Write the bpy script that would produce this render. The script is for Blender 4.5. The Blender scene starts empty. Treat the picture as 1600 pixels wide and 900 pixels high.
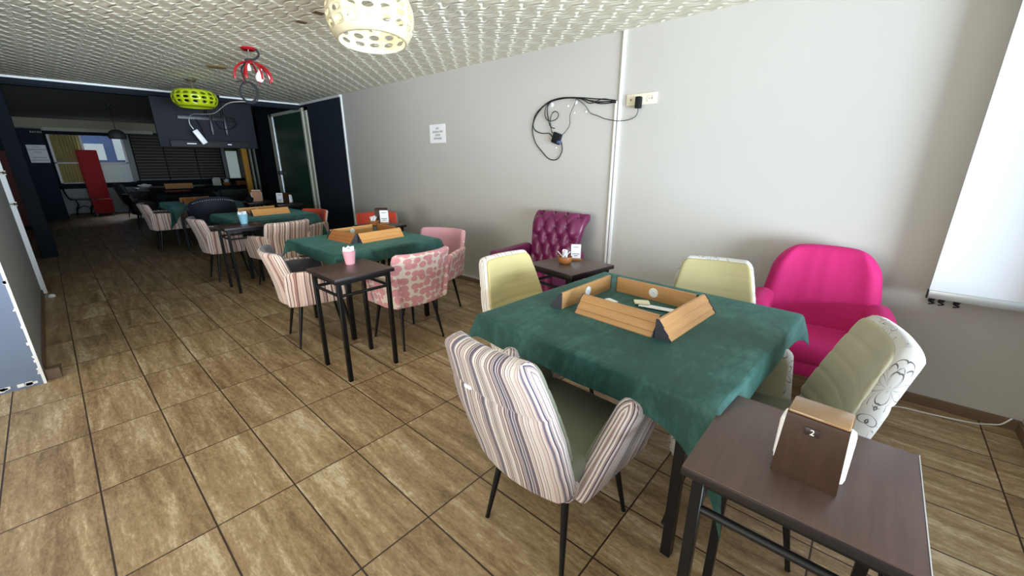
import bpy, bmesh, math, random
from mathutils import Vector, Matrix
from math import sin, cos, pi, radians, sqrt, hypot, atan2
random.seed(7)
C = bpy.context.scene.collection
# ---------------------------------------------------------------- camera
H = 1.42
F, YAW, PIT, ROLL = 628.566, .842103, .302892, -.000964
cd = bpy.data.cameras.new('camera'); cam = bpy.data.objects.new('camera', cd); C.objects.link(cam)
cd.sensor_fit = 'HORIZONTAL'; cd.sensor_width = 36; cd.lens = F*36/1600; cd.clip_start = .02; cd.clip_end = 80
_f = Vector((sin(YAW)*cos(PIT), cos(YAW)*cos(PIT), -sin(PIT))); _r = Vector((cos(YAW), -sin(YAW), 0)); _u = _r.cross(_f)
_r2 = _r*cos(ROLL)+_u*sin(ROLL); _u2 = -_r*sin(ROLL)+_u*cos(ROLL)
M = Matrix((_r2, _u2, -_f)).transposed().to_4x4(); M.translation = (0, 0, H); cam.matrix_world = M
bpy.context.scene.camera = cam
# ---------------------------------------------------------------- world, lamps, exposure
sc = bpy.context.scene
sc.view_settings.view_transform = 'Standard'; sc.view_settings.look = 'None'
sc.view_settings.gamma = 1; sc.view_settings.use_curve_mapping = False
sc.view_settings.exposure = 0.48
w = bpy.data.worlds.new('world'); sc.world = w; w.use_nodes = True
w.node_tree.nodes['Background'].inputs[0].default_value = (.80, .90, 1, 1)
w.node_tree.nodes['Background'].inputs[1].default_value = .7
def area(name, loc, rot, sx, sy, power, col=(1, 1, 1), spread=180):
    l = bpy.data.lights.new(name, 'AREA'); l.shape = 'RECTANGLE'; l.size = sx; l.size_y = sy; l.energy = power; l.color = col
    l.spread = radians(spread)
    o = bpy.data.objects.new(name, l); C.objects.link(o); o.location = loc; o.rotation_euler = rot
    return o
area('window_daylight', (.6, -7, .5), (radians(97), 0, 0), 8.0, 2.8, 2450, (.72, .85, 1))
area('side_fill_light', (-3.9, 1.9, .9), (radians(100), 0, radians(-90)), 4.4, 2.2, 185, (1, .93, .84))  # fill light added from the left to even out wall and ceiling
area('far_window_daylight', (1.0, 19.0, 4.2), (radians(-50), 0, 0), 4, 1.5, 260, (.85, .93, 1))
def point(name, loc, power, col, r=.04):
    l = bpy.data.lights.new(name, 'POINT'); l.energy = power; l.color = col; l.shadow_soft_size = r
    o = bpy.data.objects.new(name, l); C.objects.link(o); o.location = loc
# ---------------------------------------------------------------- materials
def srgb(c):
    return tuple((x/255/12.92 if x/255 <= .04045 else ((x/255+.055)/1.055)**2.4) for x in c)
class N:
    def __init__(s, name):
        s.m = bpy.data.materials.new(name); s.m.use_nodes = True; s.t = s.m.node_tree; s.b = s.t.nodes['Principled BSDF']
    def n(s, kind, **kw):
        x = s.t.nodes.new(kind)
        for k, v in kw.items(): setattr(x, k, v)
        return x
    def l(s, a, b): s.t.links.new(a, b)
    def math(s, op, a, b=None, c=None):
        x = s.n('ShaderNodeMath', operation=op)
        for i, v in enumerate((a, b, c)):
            if v is None: continue
            if isinstance(v, (int, float)): x.inputs[i].default_value = v
            else: s.l(v, x.inputs[i])
        return x.outputs[0]
    def mix(s, f, a, b):
        x = s.n('ShaderNodeMix', data_type='RGBA')
        for i, v in ((0, f), (6, a), (7, b)):
            if isinstance(v, (int, float)): x.inputs[i].default_value = v
            elif isinstance(v, tuple): x.inputs[i].default_value = (*v[:3], 1)
            else: s.l(v, x.inputs[i])
        return x.outputs[2]
    def ramp(s, f, stops, interp='LINEAR'):
        x = s.n('ShaderNodeValToRGB'); r = x.color_ramp; r.interpolation = interp
        while len(r.elements) < len(stops): r.elements.new(.5)
        for e, (p, c) in zip(r.elements, stops):
            e.position = p; e.color = (*c, 1) if len(c) == 3 else c
        s.l(f, x.inputs[0]); return x.outputs[0]
    def uv(s): return s.n('ShaderNodeTexCoord').outputs['UV']
    def obj(s): return s.n('ShaderNodeTexCoord').outputs['Object']
    def pos(s): return s.n('ShaderNodeNewGeometry').outputs['Position']
    def map(s, v, scale=(1, 1, 1), rot=(0, 0, 0), loc=(0, 0, 0)):
        x = s.n('ShaderNodeMapping'); s.l(v, x.inputs[0])
        x.inputs['Scale'].default_value = scale; x.inputs['Rotation'].default_value = rot; x.inputs['Location'].default_value = loc
        return x.outputs[0]
    def noise(s, v, scale, detail=3, rough=.5, out=0, dist=0):
        x = s.n('ShaderNodeTexNoise'); s.l(v, x.inputs['Vector']); x.inputs['Scale'].default_value = scale
        x.inputs['Detail'].default_value = detail; x.inputs['Roughness'].default_value = rough; x.inputs['Distortion'].default_value = dist
        return x.outputs[out]
    def bump(s, h, strength=.3, dist=.01):
        x = s.n('ShaderNodeBump'); s.l(h, x.inputs['Height']); x.inputs['Strength'].default_value = strength; x.inputs['Distance'].default_value = dist
        s.l(x.outputs[0], s.b.inputs['Normal'])
    def set(s, **kw):
        for k, v in kw.items():
            k = {'col': 'Base Color', 'rough': 'Roughness', 'metal': 'Metallic', 'sheen': 'Sheen Weight', 'coat': 'Coat Weight', 'spec': 'Specular IOR Level', 'trans': 'Transmission Weight', 'alpha': 'Alpha', 'em': 'Emission Color', 'ems': 'Emission Strength', 'srough': 'Sheen Roughness', 'stint': 'Sheen Tint', 'ior': 'IOR', 'sss': 'Subsurface Weight'}[k]
            i = s.b.inputs[k]
            if isinstance(v, (int, float)): i.default_value = v
            elif isinstance(v, tuple): i.default_value = (*v[:3], 1)
            else: s.l(v, i)
        return s
MAT = {}
def plain(name, rgb, rough=.6, metal=0, var=.06, scale=14, bump=0, **kw):
    m = N(name); c = srgb(rgb)
    f = m.noise(m.obj(), scale, 4, .6)
    col = m.mix(f, tuple(max(0, x*(1-var)) for x in c), tuple(min(1, x*(1+var)) for x in c))
    m.set(col=col, rough=rough, metal=metal, **kw)
    if bump: m.bump(m.noise(m.obj(), scale*12, 3), bump, .002)
    MAT[name] = m.m; return m.m

def fabric_bump(m, v):
    m.bump(m.noise(v, 700, 2), .12, .001)
def stripes(name, cols, freq=42):
    m = N(name); uv = m.uv()
    sep = m.n('ShaderNodeSeparateXYZ'); m.l(uv, sep.inputs[0])
    wob = m.noise(m.map(uv, (1, 2, 1)), 3, 1)
    x = m.math('ADD', m.math('ADD', sep.outputs[0], 3.0), m.math('MULTIPLY', wob, .02))
    cell = m.math('FLOOR', m.math('MULTIPLY', x, freq))
    w1 = m.n('ShaderNodeTexWhiteNoise', noise_dimensions='1D'); m.l(cell, w1.inputs['W'])
    k = len(cols)
    col = m.ramp(w1.outputs['Value'], [(i/k, srgb(c)) for i, c in enumerate(cols)], 'CONSTANT')
    m.set(col=col, rough=.85, sheen=.25); fabric_bump(m, uv); MAT[name] = m.m
stripes('stripe_mauve', [(66, 64, 84), (214, 204, 196), (160, 134, 128), (224, 216, 208), (100, 80, 92), (206, 188, 178), (184, 156, 146), (222, 212, 202), (96, 98, 122), (200, 182, 172), (140, 116, 114), (218, 208, 198), (84, 76, 90), (192, 172, 166)], 290)
stripes('stripe_rust', [(78, 50, 48), (222, 198, 182), (170, 126, 114), (230, 212, 196), (210, 178, 162), (96, 66, 60), (216, 190, 174), (142, 104, 96), (232, 214, 200), (218, 186, 170)], 185)
stripes('stripe_cream', [(150, 140, 130), (228, 222, 212), (190, 176, 165), (238, 232, 224), (170, 158, 150), (226, 218, 208), (236, 230, 220)], 170)
def velvet(name, rgb, sheen=.6, var=.2, rough=.75, tint=None):
    m = N(name); o = m.obj(); c = srgb(rgb)
    f = m.noise(o, 6, 5, .6)
    col = m.mix(f, tuple(x*(1-var) for x in c), tuple(min(1, x*(1+var)) for x in c))
    m.set(col=col, rough=rough, sheen=sheen, srough=.4)
    if tint: m.set(stint=srgb(tint))
    m.bump(m.noise(o, 300, 2), .1, .001); MAT[name] = m.m
velvet('velvet_olive', (112, 112, 92), .2, .12)
velvet('velvet_moss', (158, 152, 126), .2, .1)
velvet('velvet_sand', (192, 178, 122), .1, .06)
velvet('velvet_sage', (160, 150, 106), .15, .08)
velvet('velvet_grey', (92, 88, 92), .2)
velvet('velvet_rose', (206, 150, 156), .2, .1)
velvet('velvet_orange', (196, 66, 40), .2, .12)
velvet('velvet_magenta', (186, 18, 100), .3, .12, .8, (255, 120, 190))
velvet('velvet_red', (176, 24, 28), .2, .1)
velvet('velvet_navy', (22, 26, 42), .1, .2)
velvet('velvet_maroon', (88, 40, 36), .1, .2)
# ring pattern fabric
m = N('rings_pink'); uv = m.uv(); vo = m.n('ShaderNodeTexVoronoi'); vo.inputs['Scale'].default_value = 17; vo.inputs['Randomness'].default_value = .5; m.l(uv, vo.inputs[0])
d = vo.outputs['Distance']
blob = m.math('LESS_THAN', d, .555); ring = m.math('GREATER_THAN', m.math('SINE', m.math('MULTIPLY', d, 46)), .55)
pink = m.mix(m.math('MULTIPLY', ring, .35), srgb((222, 150, 156)), srgb((240, 196, 194)))
m.set(col=m.mix(blob, srgb((238, 222, 206)), pink), rough=.85, sheen=.2); fabric_bump(m, uv); MAT['rings_pink'] = m.m
# leaf / petal outline fabric
m = N('petal_lines'); uv = m.uv()
nz = m.n('ShaderNodeTexVoronoi'); nz.inputs['Scale'].default_value = 6.5; nz.inputs['Randomness'].default_value = .7; m.l(uv, nz.inputs[0])
vs = m.n('ShaderNodeVectorMath', operation='SUBTRACT')
sc_ = m.n('ShaderNodeVectorMath', operation='SCALE'); m.l(uv, sc_.inputs[0]); sc_.inputs[3].default_value = 6.5
m.l(sc_.outputs[0], vs.inputs[0]); m.l(nz.outputs['Position'], vs.inputs[1])
# Position output is in scaled space divided by scale, so compare both
sc2 = m.n('ShaderNodeVectorMath', operation='SUBTRACT'); m.l(uv, sc2.inputs[0]); m.l(nz.outputs['Position'], sc2.inputs[1])
sp = m.n('ShaderNodeSeparateXYZ'); m.l(sc2.outputs[0], sp.inputs[0])
ang = m.math('ARCTAN2', sp.outputs[1], sp.outputs[0])
rr = m.math('SQRT', m.math('ADD', m.math('MULTIPLY', sp.outputs[0], sp.outputs[0]), m.math('MULTIPLY', sp.outputs[1], sp.outputs[1])))
pr = m.math('MULTIPLY', m.math('ABSOLUTE', m.math('SINE', m.math('MULTIPLY', ang, 3))), .055)
ln1 = m.math('LESS_THAN', m.math('ABSOLUTE', m.math('SUBTRACT', rr, pr)), .0028)
pr2 = m.math('MULTIPLY', m.math('ABSOLUTE', m.math('SINE', m.math('ADD', m.math('MULTIPLY', ang, 3), .5))), .078)
ln2 = m.math('LESS_THAN', m.math('ABSOLUTE', m.math('SUBTRACT', rr, pr2)), .0022)
ln = m.math('MAXIMUM', ln1, ln2)
m.set(col=m.mix(ln, srgb((182, 178, 172)), srgb((84, 80, 80))), rough=.85, sheen=.2); fabric_bump(m, uv); MAT['petal_lines'] = m.m
# tablecloth
m = N('cloth_green'); p = m.pos()
f1 = m.noise(p, 3.2, 6, .65, dist=.6); f2 = m.noise(m.map(p, (1, 2.4, 1)), 14, 4, .7)
f = m.math('ADD', m.math('MULTIPLY', f1, .7), m.math('MULTIPLY', f2, .35))
m.set(col=m.ramp(f, [(.36, srgb((11, 50, 43))), (.52, srgb((19, 66, 58))), (.68, srgb((54, 98, 90)))]), rough=.66, sheen=.24, srough=.35, stint=srgb((140, 220, 205)))
m.bump(m.noise(p, 260, 2), .08, .001); MAT['cloth_green'] = m.m
plain('cloth_dark', (20, 26, 28), .85, spec=.2)
# wood kinds
def wood(name, a, b, rough=.4, scale=1, axis=0, **kw):
    m = N(name); o = m.obj()
    s = [14, 14, 14]; s[axis] = 1.2
    f = m.noise(m.map(o, tuple(x*scale for x in s)), 3, 6, .65, dist=.8)
    f2 = m.noise(m.map(o, tuple(x*scale*4 for x in s)), 4, 3, .6)
    col = m.mix(m.math('ADD', m.math('MULTIPLY', f, .75), m.math('MULTIPLY', f2, .3)), srgb(a), srgb(b))
    m.set(col=col, rough=rough, **kw); m.bump(f2, .06, .001); MAT[name] = m.m
wood('laminate_brown', (52, 36, 32), (98, 74, 66), .36, .9, 0)
wood('rack_wood', (150, 104, 58), (206, 158, 102), .42, 1, 0)
wood('rack_wood_orange', (196, 136, 72), (226, 170, 104), .42, 1, 0)
wood('walnut', (20, 11, 7), (74, 46, 27), .38, 2.2, 2, spec=.3)
wood('walnut_light', (120, 88, 54), (170, 134, 92), .3, 1.2, 1, coat=.4)
wood('bowl_wood', (140, 84, 40), (186, 122, 66), .45, 1.5, 0)
wood('leg_wood', (60, 42, 40), (86, 62, 56), .5, 1, 2)
wood('shutter_wood', (28, 22, 14), (66, 52, 34), .6, .4, 0)
wood('skirting_wood', (84, 64, 48), (128, 104, 82), .5, .5, 1)
plain('tv_black', (24, 28, 32), .7, spec=.25)
plain('metal_black', (18, 19, 22), .38, .3, .1)
plain('metal_scuffed', (40, 40, 40), .4, .6, .2)
plain('plastic_black', (18, 20, 22), .7, spec=.25)
plain('plastic_dark_glossy', (24, 26, 28), .6, spec=.3)
plain('rubber', (26, 26, 27), .8)
plain('endcap_grey', (52, 52, 58), .5, 0, .2, 40)
plain('edge_white', (206, 204, 206), .5)
plain('edge_black', (30, 24, 24), .4)
plain('paper_white', (240, 240, 240), .8)
plain('paper_cream', (238, 230, 200), .8)
plain('napkin', (245, 245, 243), .9, bump=.2)
plain('ink', (60, 62, 66), .8)
plain('ink_blue', (70, 80, 120), .7)
plain('number_white', (225, 220, 205), .6)
plain('plate_brown', (40, 26, 20), .4)
plain('bucket_pink', (238, 172, 180), .45)
plain('bucket_blue', (150, 205, 222), .45)
plain('wall_paint', (186, 183, 176), .75, 0, .03, 1.2, bump=.03)
plain('wall_grey_left', (150, 152, 150), .75, 0, .06, 2)
plain('wall_blue', (112, 124, 146), .8, 0, .05, 2)
plain('plaster_chip', (238, 238, 236), .9)
plain('trim_white', (222, 224, 222), .5)
plain('plastic_white', (232, 232, 230), .4)
plain('plastic_ivory', (228, 222, 196), .35)
plain('navy', (34, 43, 54), .85, 0, .12, 3, spec=.2)
plain('navy_dark', (28, 34, 40), .85, 0, .12, 3, spec=.15)
plain('grey_dark', (60, 62, 62), .6, 0, .1, 3)
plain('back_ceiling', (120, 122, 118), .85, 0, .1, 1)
plain('beige_wall', (168, 162, 136), .8, 0, .1, 2)
plain('low_wall', (150, 156, 152), .8, 0, .1, 2)
plain('reveal', (196, 196, 176), .7)
plain('yellow_frame', (214, 150, 40), .5)
plain('brick_red', (98, 44, 38), .7, 0, .2, 4)
plain('olive', (92, 88, 56), .7)
plain('alu', (188, 192, 192), .35, .7, .05)
plain('screen_white', (212, 215, 220), .7, 0, .01)
plain('shade_lime', (170, 186, 20), .3, 0, .06, coat=.4)
plain('shade_cream', (196, 186, 152), .4, 0, .03, coat=.2)
plain('lamp_red', (158, 18, 30), .25, .2, .1, coat=.6)
plain('brass', (150, 130, 96), .3, .8)
plain('wood_disc', (150, 124, 88), .6, 0, .2)
plain('brown_patch', (104, 84, 60), .8, 0, .2)
plain('leather_purple', (108, 28, 74), .36, 0, .12, 6, bump=.06, coat=.15)
plain('leather_plum_seat', (150, 40, 96), .4, 0, .1, 6, coat=.1)
plain('leather_black', (18, 18, 20), .4)
plain('stud', (190, 186, 176), .3, .8)
plain('steel', (150, 146, 140), .25, .9)
plain('building_blue', (52, 72, 112), .6, 0, .3, 2)
plain('building_white', (176, 182, 184), .7)
plain('curtain_beige', (168, 162, 104), .8, 0, .2, 3)
m = N('frosted'); m.set(col=srgb((215, 222, 214)), rough=.6, trans=.55, ior=1.1); MAT['frosted'] = m.m
m = N('glass_clear'); m.set(col=(1, 1, 1), rough=.02, trans=1, ior=1.02, alpha=.25); MAT['glass_clear'] = m.m
m = N('glass_green'); m.set(col=srgb((50, 80, 64)), rough=.12, spec=.6); MAT['glass_green'] = m.m
m = N('bulb_lit'); m.set(col=(1, 1, 1), em=(.86, .93, 1), ems=3.5); MAT['bulb_lit'] = m.m
m = N('bulb_white'); m.set(col=srgb((236, 238, 240)), rough=.3, sss=.2); MAT['bulb_white'] = m.m
# floor tiles
m = N('floor_tiles'); p = m.pos()
TW, TL, X0, Y0 = .3005, .6086, -.1478, 2.9696
sp = m.n('ShaderNodeSeparateXYZ'); m.l(p, sp.inputs[0])
tx = m.math('DIVIDE', m.math('SUBTRACT', sp.outputs[0], X0), TW); ty = m.math('DIVIDE', m.math('SUBTRACT', sp.outputs[1], Y0), TL)
ix = m.math('FLOOR', tx); iy = m.math('FLOOR', ty); fx = m.math('FRACT', tx); fy = m.math('FRACT', ty)
ex = m.math('MULTIPLY', m.math('MINIMUM', fx, m.math('SUBTRACT', 1, fx)), TW); ey = m.math('MULTIPLY', m.math('MINIMUM', fy, m.math('SUBTRACT', 1, fy)), TL)
gr = m.math('LESS_THAN', m.math('MINIMUM', ex, ey), .0034)
cb = m.n('ShaderNodeCombineXYZ'); m.l(ix, cb.inputs[0]); m.l(iy, cb.inputs[1])
wn = m.n('ShaderNodeTexWhiteNoise', noise_dimensions='3D'); m.l(cb.outputs[0], wn.inputs[0])
off = m.n('ShaderNodeVectorMath', operation='SCALE'); m.l(wn.outputs['Color'], off.inputs[0]); off.inputs[3].default_value = 30
ad = m.n('ShaderNodeVectorMath', operation='ADD'); m.l(p, ad.inputs[0]); m.l(off.outputs[0], ad.inputs[1])
v1 = m.noise(m.map(ad.outputs[0], (7, .75, 1)), 1.7, 9, .66, dist=.5)
v2 = m.noise(m.map(ad.outputs[0], (14, 4, 1)), 4, 6, .75, dist=.3)
f = m.math('ADD', m.math('MULTIPLY', v1, .75), m.math('MULTIPLY', v2, .3))
v3 = m.noise(m.map(ad.outputs[0], (46, 16, 1)), 3, 4, .7)
f = m.math('ADD', m.math('ADD', m.math('MULTIPLY', v1, .52), m.math('MULTIPLY', v2, .32)), m.math('MULTIPLY', v3, .2))
f = m.math('ADD', f, m.math('MULTIPLY', m.math('SUBTRACT', wn.outputs['Value'], .5), .04))
col = m.ramp(f, [(.41, srgb((118, 94, 66))), (.49, srgb((150, 125, 90))), (.56, srgb((172, 148, 112))), (.64, srgb((208, 191, 160)))])
col = m.mix(gr, col, srgb((58, 42, 32)))
m.set(col=col, rough=m.math('ADD', .34, m.math('MULTIPLY', v2, .22)), spec=.45)
m.bump(m.math('ADD', m.math('MULTIPLY', v2, .25), m.math('MULTIPLY', m.math('SUBTRACT', 1, gr), 1)), .25, .002); MAT['floor_tiles'] = m.m
# embossed ceiling
m = N('ceiling_embossed'); p = m.pos()
sp = m.n('ShaderNodeSeparateXYZ'); m.l(p, sp.inputs[0])
A, B = .092, .19
cx = m.math('DIVIDE', m.math('ADD', sp.outputs[0], m.math('MULTIPLY', m.math('SINE', m.math('MULTIPLY', sp.outputs[1], 2*pi/B)), .012)), A)
ci = m.math('FLOOR', cx); cf = m.math('FRACT', cx)
cy = m.math('ADD', m.math('DIVIDE', sp.outputs[1], B), m.math('MULTIPLY', ci, .5))
cy = m.math('ADD', cy, m.math('MULTIPLY', m.math('SINE', m.math('MULTIPLY', cf, 2*pi)), .13))
ff = m.math('SUBTRACT', 1, m.math('FRACT', cy))
saw = m.math('SMOOTH_MIN', ff, m.math('MULTIPLY', m.math('SUBTRACT', 1, ff), 5), .15)
edge = m.math('MULTIPLY', m.math('SMOOTH_MIN', m.math('MULTIPLY', m.math('MINIMUM', cf, m.math('SUBTRACT', 1, cf)), 8), 1, .3), 1)
hgt = m.math('ADD', m.math('MULTIPLY', saw, edge), m.math('MULTIPLY', m.noise(p, 90, 3), .12))
stain = m.noise(p, .8, 3)
m.set(col=m.mix(stain, srgb((232, 226, 200)), srgb((246, 244, 226))), rough=.6)
m.bump(hgt, 1, .018); MAT['ceiling_embossed'] = m.m

# ---------------------------------------------------------------- object helpers
def obj(name, bm, mat, parent=None, smooth=True, loc=None, mods=None):
    me = bpy.data.meshes.new(name); bmesh.ops.recalc_face_normals(bm, faces=bm.faces); bm.to_mesh(me); bm.free()
    for x in (mat if isinstance(mat, (list, tuple)) else [mat]): me.materials.append(MAT[x])
    if smooth:
        me.shade_smooth()
        try: me.set_sharp_from_angle(angle=radians(38))
        except Exception: pass
    o = bpy.data.objects.new(name, me); C.objects.link(o)
    if parent: o.parent = parent
    if loc: o.location = loc
    return o
def tag(o, label, cat, group=None):
    o['label'] = label; o['category'] = cat
    if group: o['group'] = group
    return o
def thing(name, label, cat, loc=(0, 0, 0), rz=0, group=None):
    o = bpy.data.objects.new(name, None); C.objects.link(o); o.empty_display_size = .1
    o.location = loc; o.rotation_euler = (0, 0, rz); return tag(o, label, cat, group)
def struct(name, bm, mat, smooth=False, parent=None):
    o = obj(name, bm, mat, parent, smooth); o['kind'] = 'structure'; return o
def dup(root, loc, rz, label, group=None):
    r = root.copy(); C.objects.link(r); r.location = loc; r.rotation_euler = (0, 0, rz); r['label'] = label
    if group: r['group'] = group
    for ch in list(root.children):
        c = ch.copy(); C.objects.link(c); c.parent = r
        for g in ch.children:
            d = g.copy(); C.objects.link(d); d.parent = c
    return r
def NB(): return bmesh.new()
def box(bm, x0, x1, y0, y1, z0, z1, bev=0, seg=2, mi=0):
    r = bmesh.ops.create_cube(bm, size=1); vs = r['verts']
    for v in vs: v.co = Vector(((x0+x1)/2+v.co.x*(x1-x0), (y0+y1)/2+v.co.y*(y1-y0), (z0+z1)/2+v.co.z*(z1-z0)))
    fs = set(f for v in vs for f in v.link_faces)
    for f in fs: f.material_index = mi
    if bev:
        es = list(set(e for v in vs for e in v.link_edges))
        bmesh.ops.bevel(bm, geom=es, offset=bev, segments=seg, profile=.5, affect='EDGES', clamp_overlap=True)
    return bm
def frame_of(d):
    d = d.normalized(); a = Vector((0, 0, 1)) if abs(d.z) < .9 else Vector((1, 0, 0))
    x = d.cross(a).normalized(); return x, d.cross(x).normalized()
def tube(bm, pts, r, n=8, closed=False, cap=True):
    pts = [Vector(p) for p in pts]; k = len(pts); rs = r if isinstance(r, (list, tuple)) else [r]*k; rings = []
    prev = None
    for i, p in enumerate(pts):
        if closed: d = pts[(i+1) % k]-pts[i-1]
        else: d = pts[min(i+1, k-1)]-pts[max(i-1, 0)]
        if d.length < 1e-9: d = Vector((0, 0, 1))
        d.normalize()
        if prev is None: x, y = frame_of(d)
        else:
            x = (prev-d*prev.dot(d))
            x = x.normalized() if x.length > 1e-6 else frame_of(d)[0]
            y = d.cross(x)
        prev = x
        rings.append([bm.verts.new(p+(x*cos(2*pi*j/n)+y*sin(2*pi*j/n))*rs[i]) for j in range(n)])
    for i in range(k if closed else k-1):
        a, b = rings[i], rings[(i+1) % k]
        for j in range(n): bm.faces.new((a[j], a[(j+1) % n], b[(j+1) % n], b[j]))
    if cap and not closed: bm.faces.new(rings[0][::-1]); bm.faces.new(rings[-1])
    return bm
def spline(pts, n=8, closed=False):
    P = [Vector(p) for p in pts]; out = []; k = len(P)
    for i in range(k if closed else k-1):
        if closed: a, b, c, d = P[i-1], P[i], P[(i+1) % k], P[(i+2) % k]
        else: a, b, c, d = P[max(i-1, 0)], P[i], P[i+1], P[min(i+2, k-1)]
        for j in range(n):
            t = j/n
            out.append(.5*((2*b)+(c-a)*t+(2*a-5*b+4*c-d)*t*t+(3*b-a-3*c+d)*t**3))
    if not closed: out.append(P[-1])
    return out
def lathe(bm, prof, n=24, cx=0, cy=0, cap=True, mi=0):
    rings = []
    for r, z in prof:
        if r < 1e-6: rings.append([bm.verts.new((cx, cy, z))])
        else: rings.append([bm.verts.new((cx+r*cos(2*pi*j/n), cy+r*sin(2*pi*j/n), z)) for j in range(n)])
    for a, b in zip(rings, rings[1:]):
        for j in range(n):
            q = [a[j % len(a)], a[(j+1) % len(a)], b[(j+1) % len(b)], b[j % len(b)]]
            q = list(dict.fromkeys(q))
            if len(q) > 2:
                f = bm.faces.new(q); f.material_index = mi
    return bm
def prism(bm, poly, axis, a, b, mi=0):
    """extrude a 2D polygon along an axis (0:x -> poly in yz, 1:y -> poly in xz, 2:z -> poly in xy)"""
    def P(u, v, w): return {0: (w, u, v), 1: (u, w, v), 2: (u, v, w)}[axis]
    A = [bm.verts.new(P(u, v, a)) for u, v in poly]; B = [bm.verts.new(P(u, v, b)) for u, v in poly]
    n = len(poly)
    fs = [bm.faces.new(A[::-1]), bm.faces.new(B)]
    for i in range(n): fs.append(bm.faces.new((A[i], A[(i+1) % n], B[(i+1) % n], B[i])))
    for f in fs: f.material_index = mi
    return bm
def samples(n, e):
    """0..1 samples, denser near both ends (rounded edge width e)"""
    out = [0]
    for k in range(1, 5): out.append(e*(1-cos(k/4*pi/2)))
    m = [e+(1-2*e)*i/n for i in range(1, n)]
    return out+m+[1-x for x in out[::-1]]
def slab(bm, fn, Lu, Lv, th, nu=12, nv=12, er=.03, rc=.05, mats=(0, 0), pw=2.4, relief=None, rcb=None):
    """closed cushion-like sheet around the surface fn(u,v): rounded rim, rounded corners; UV in metres"""
    uvl = bm.loops.layers.uv.verify()
    us, vs = samples(nu, min(.4, er/Lu)), samples(nv, min(.4, er/Lv))
    rcb = rc if rcb is None else rcb
    def cm(u, v):
        x, y = u*Lu, v*Lv
        R = rcb if v < .5 else rc
        dy = min(y, Lv-y)
        if R > 0 and dy < R:
            ins = R-sqrt(max(0, R*R-(R-dy)**2)); h = Lu/2
            x = h+(x-h)*(h-ins)/h
        return x/Lu, v
    G = {}
    for side in (0, 1):
        for i, u in enumerate(us):
            for j, v in enumerate(vs):
                edge = i in (0, len(us)-1) or j in (0, len(vs)-1)
                if side and edge: G[1, i, j] = G[0, i, j]; continue
                uu, vv = cm(u, v); P = Vector(fn(uu, vv)); e = 1e-3
                a0, a1 = max(0, uu-e), min(1, uu+e); b0, b1 = max(0, vv-e), min(1, vv+e)
                n = (Vector(fn(a1, vv))-Vector(fn(a0, vv))).cross(Vector(fn(uu, b1))-Vector(fn(uu, b0)))
                n = n.normalized() if n.length > 1e-12 else Vector((0, 0, 1))
                du = min(u, 1-u)*Lu; dv = min(v, 1-v)*Lv
                def pf(d): 
                    t = min(d/er, 1); return (1-(1-t)**pw)**(1/pw)
                h = th/2*min(pf(du), pf(dv)) if not edge else 0
                if relief and relief[0] in (side, 2): h += relief[1](uu, vv)*(1 if h > 0 else 0)
                G[side, i, j] = bm.verts.new(P+n*(h if side == 0 else -h))
    def UV(i, j):
        u, v = us[i], vs[j]; du, dv = min(u, 1-u)*Lu, min(v, 1-v)*Lv
        def pf(d):
            t = min(d/er, 1); return (1-(1-t)**pw)**(1/pw)
        x = cm(u, v)[0]*Lu+(-1 if u < .5 else 1)*th/2*(1-pf(du)); y = v*Lv+(-1 if v < .5 else 1)*th/2*(1-pf(dv))
        return x, y
    for side in (0, 1):
        for i in range(len(us)-1):
            for j in range(len(vs)-1):
                q = [(i, j), (i+1, j), (i+1, j+1), (i, j+1)]
                if side: q = q[::-1]
                vv = [G[side, a, b] for a, b in q]
                try: f = bm.faces.new(vv)
                except ValueError: continue
                f.material_index = mats[side]
                for lp, (a, b) in zip(f.loops, q): lp[uvl].uv = UV(a, b)
    return bm
def bil(P00, P10, P11, P01, bow=0):
    P = [Vector(x) for x in (P00, P10, P11, P01)]
    n = (P[1]-P[0]).cross(P[3]-P[0]).normalized()
    def f(u, v):
        p = (P[0]*(1-u)+P[1]*u)*(1-v)+(P[3]*(1-u)+P[2]*u)*v
        return p+n*bow*4*u*(1-u)
    return f
def text_mesh(body, size, mat, parent, M4, name='lettering', ext=.0004, align='CENTER'):
    cu = bpy.data.curves.new(name, 'FONT'); cu.body = body; cu.size = size; cu.extrude = ext; cu.align_x = align; cu.align_y = 'CENTER'
    o = bpy.data.objects.new(name, cu); C.objects.link(o)
    dg = bpy.context.evaluated_depsgraph_get(); me = bpy.data.meshes.new_from_object(o.evaluated_get(dg))
    bpy.data.objects.remove(o); me.materials.clear(); me.materials.append(MAT[mat]); me.transform(M4)
    r = bpy.data.objects.new(name, me); C.objects.link(r)
    if parent: r.parent = parent
    return r

# ================================================================ SETTING
W, CE = 3.27, 2.40
FY = -.83            # front (window) wall
struct('floor', box(NB(), -4, 6.2, FY-.2, 17.3, -.1, 0), 'floor_tiles')
b = NB(); box(b, -3.1, W+.15, FY-.2, 7.92, CE, CE+.1); struct('ceiling', b, 'ceiling_embossed')
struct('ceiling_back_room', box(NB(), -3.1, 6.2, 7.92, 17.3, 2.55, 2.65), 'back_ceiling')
struct('wall_right', box(NB(), W, W+.15, FY-.2, 6.4, 0, CE), 'wall_paint')
# dark continuation of the right wall with the glass doorway
b = NB(); box(b, W-.01, W+.15, 6.40, 7.62, 0, CE-.02)
struct('wall_right_dark', b, 'navy')
b = NB(); box(b, W+.0, W+.15, 9.45, 10.25, 0, 2.55); box(b, W, W+.15, 7.62, 9.45, 2.33, 2.55)
struct('wall_right_dark_far', b, 'navy_dark')
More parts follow.
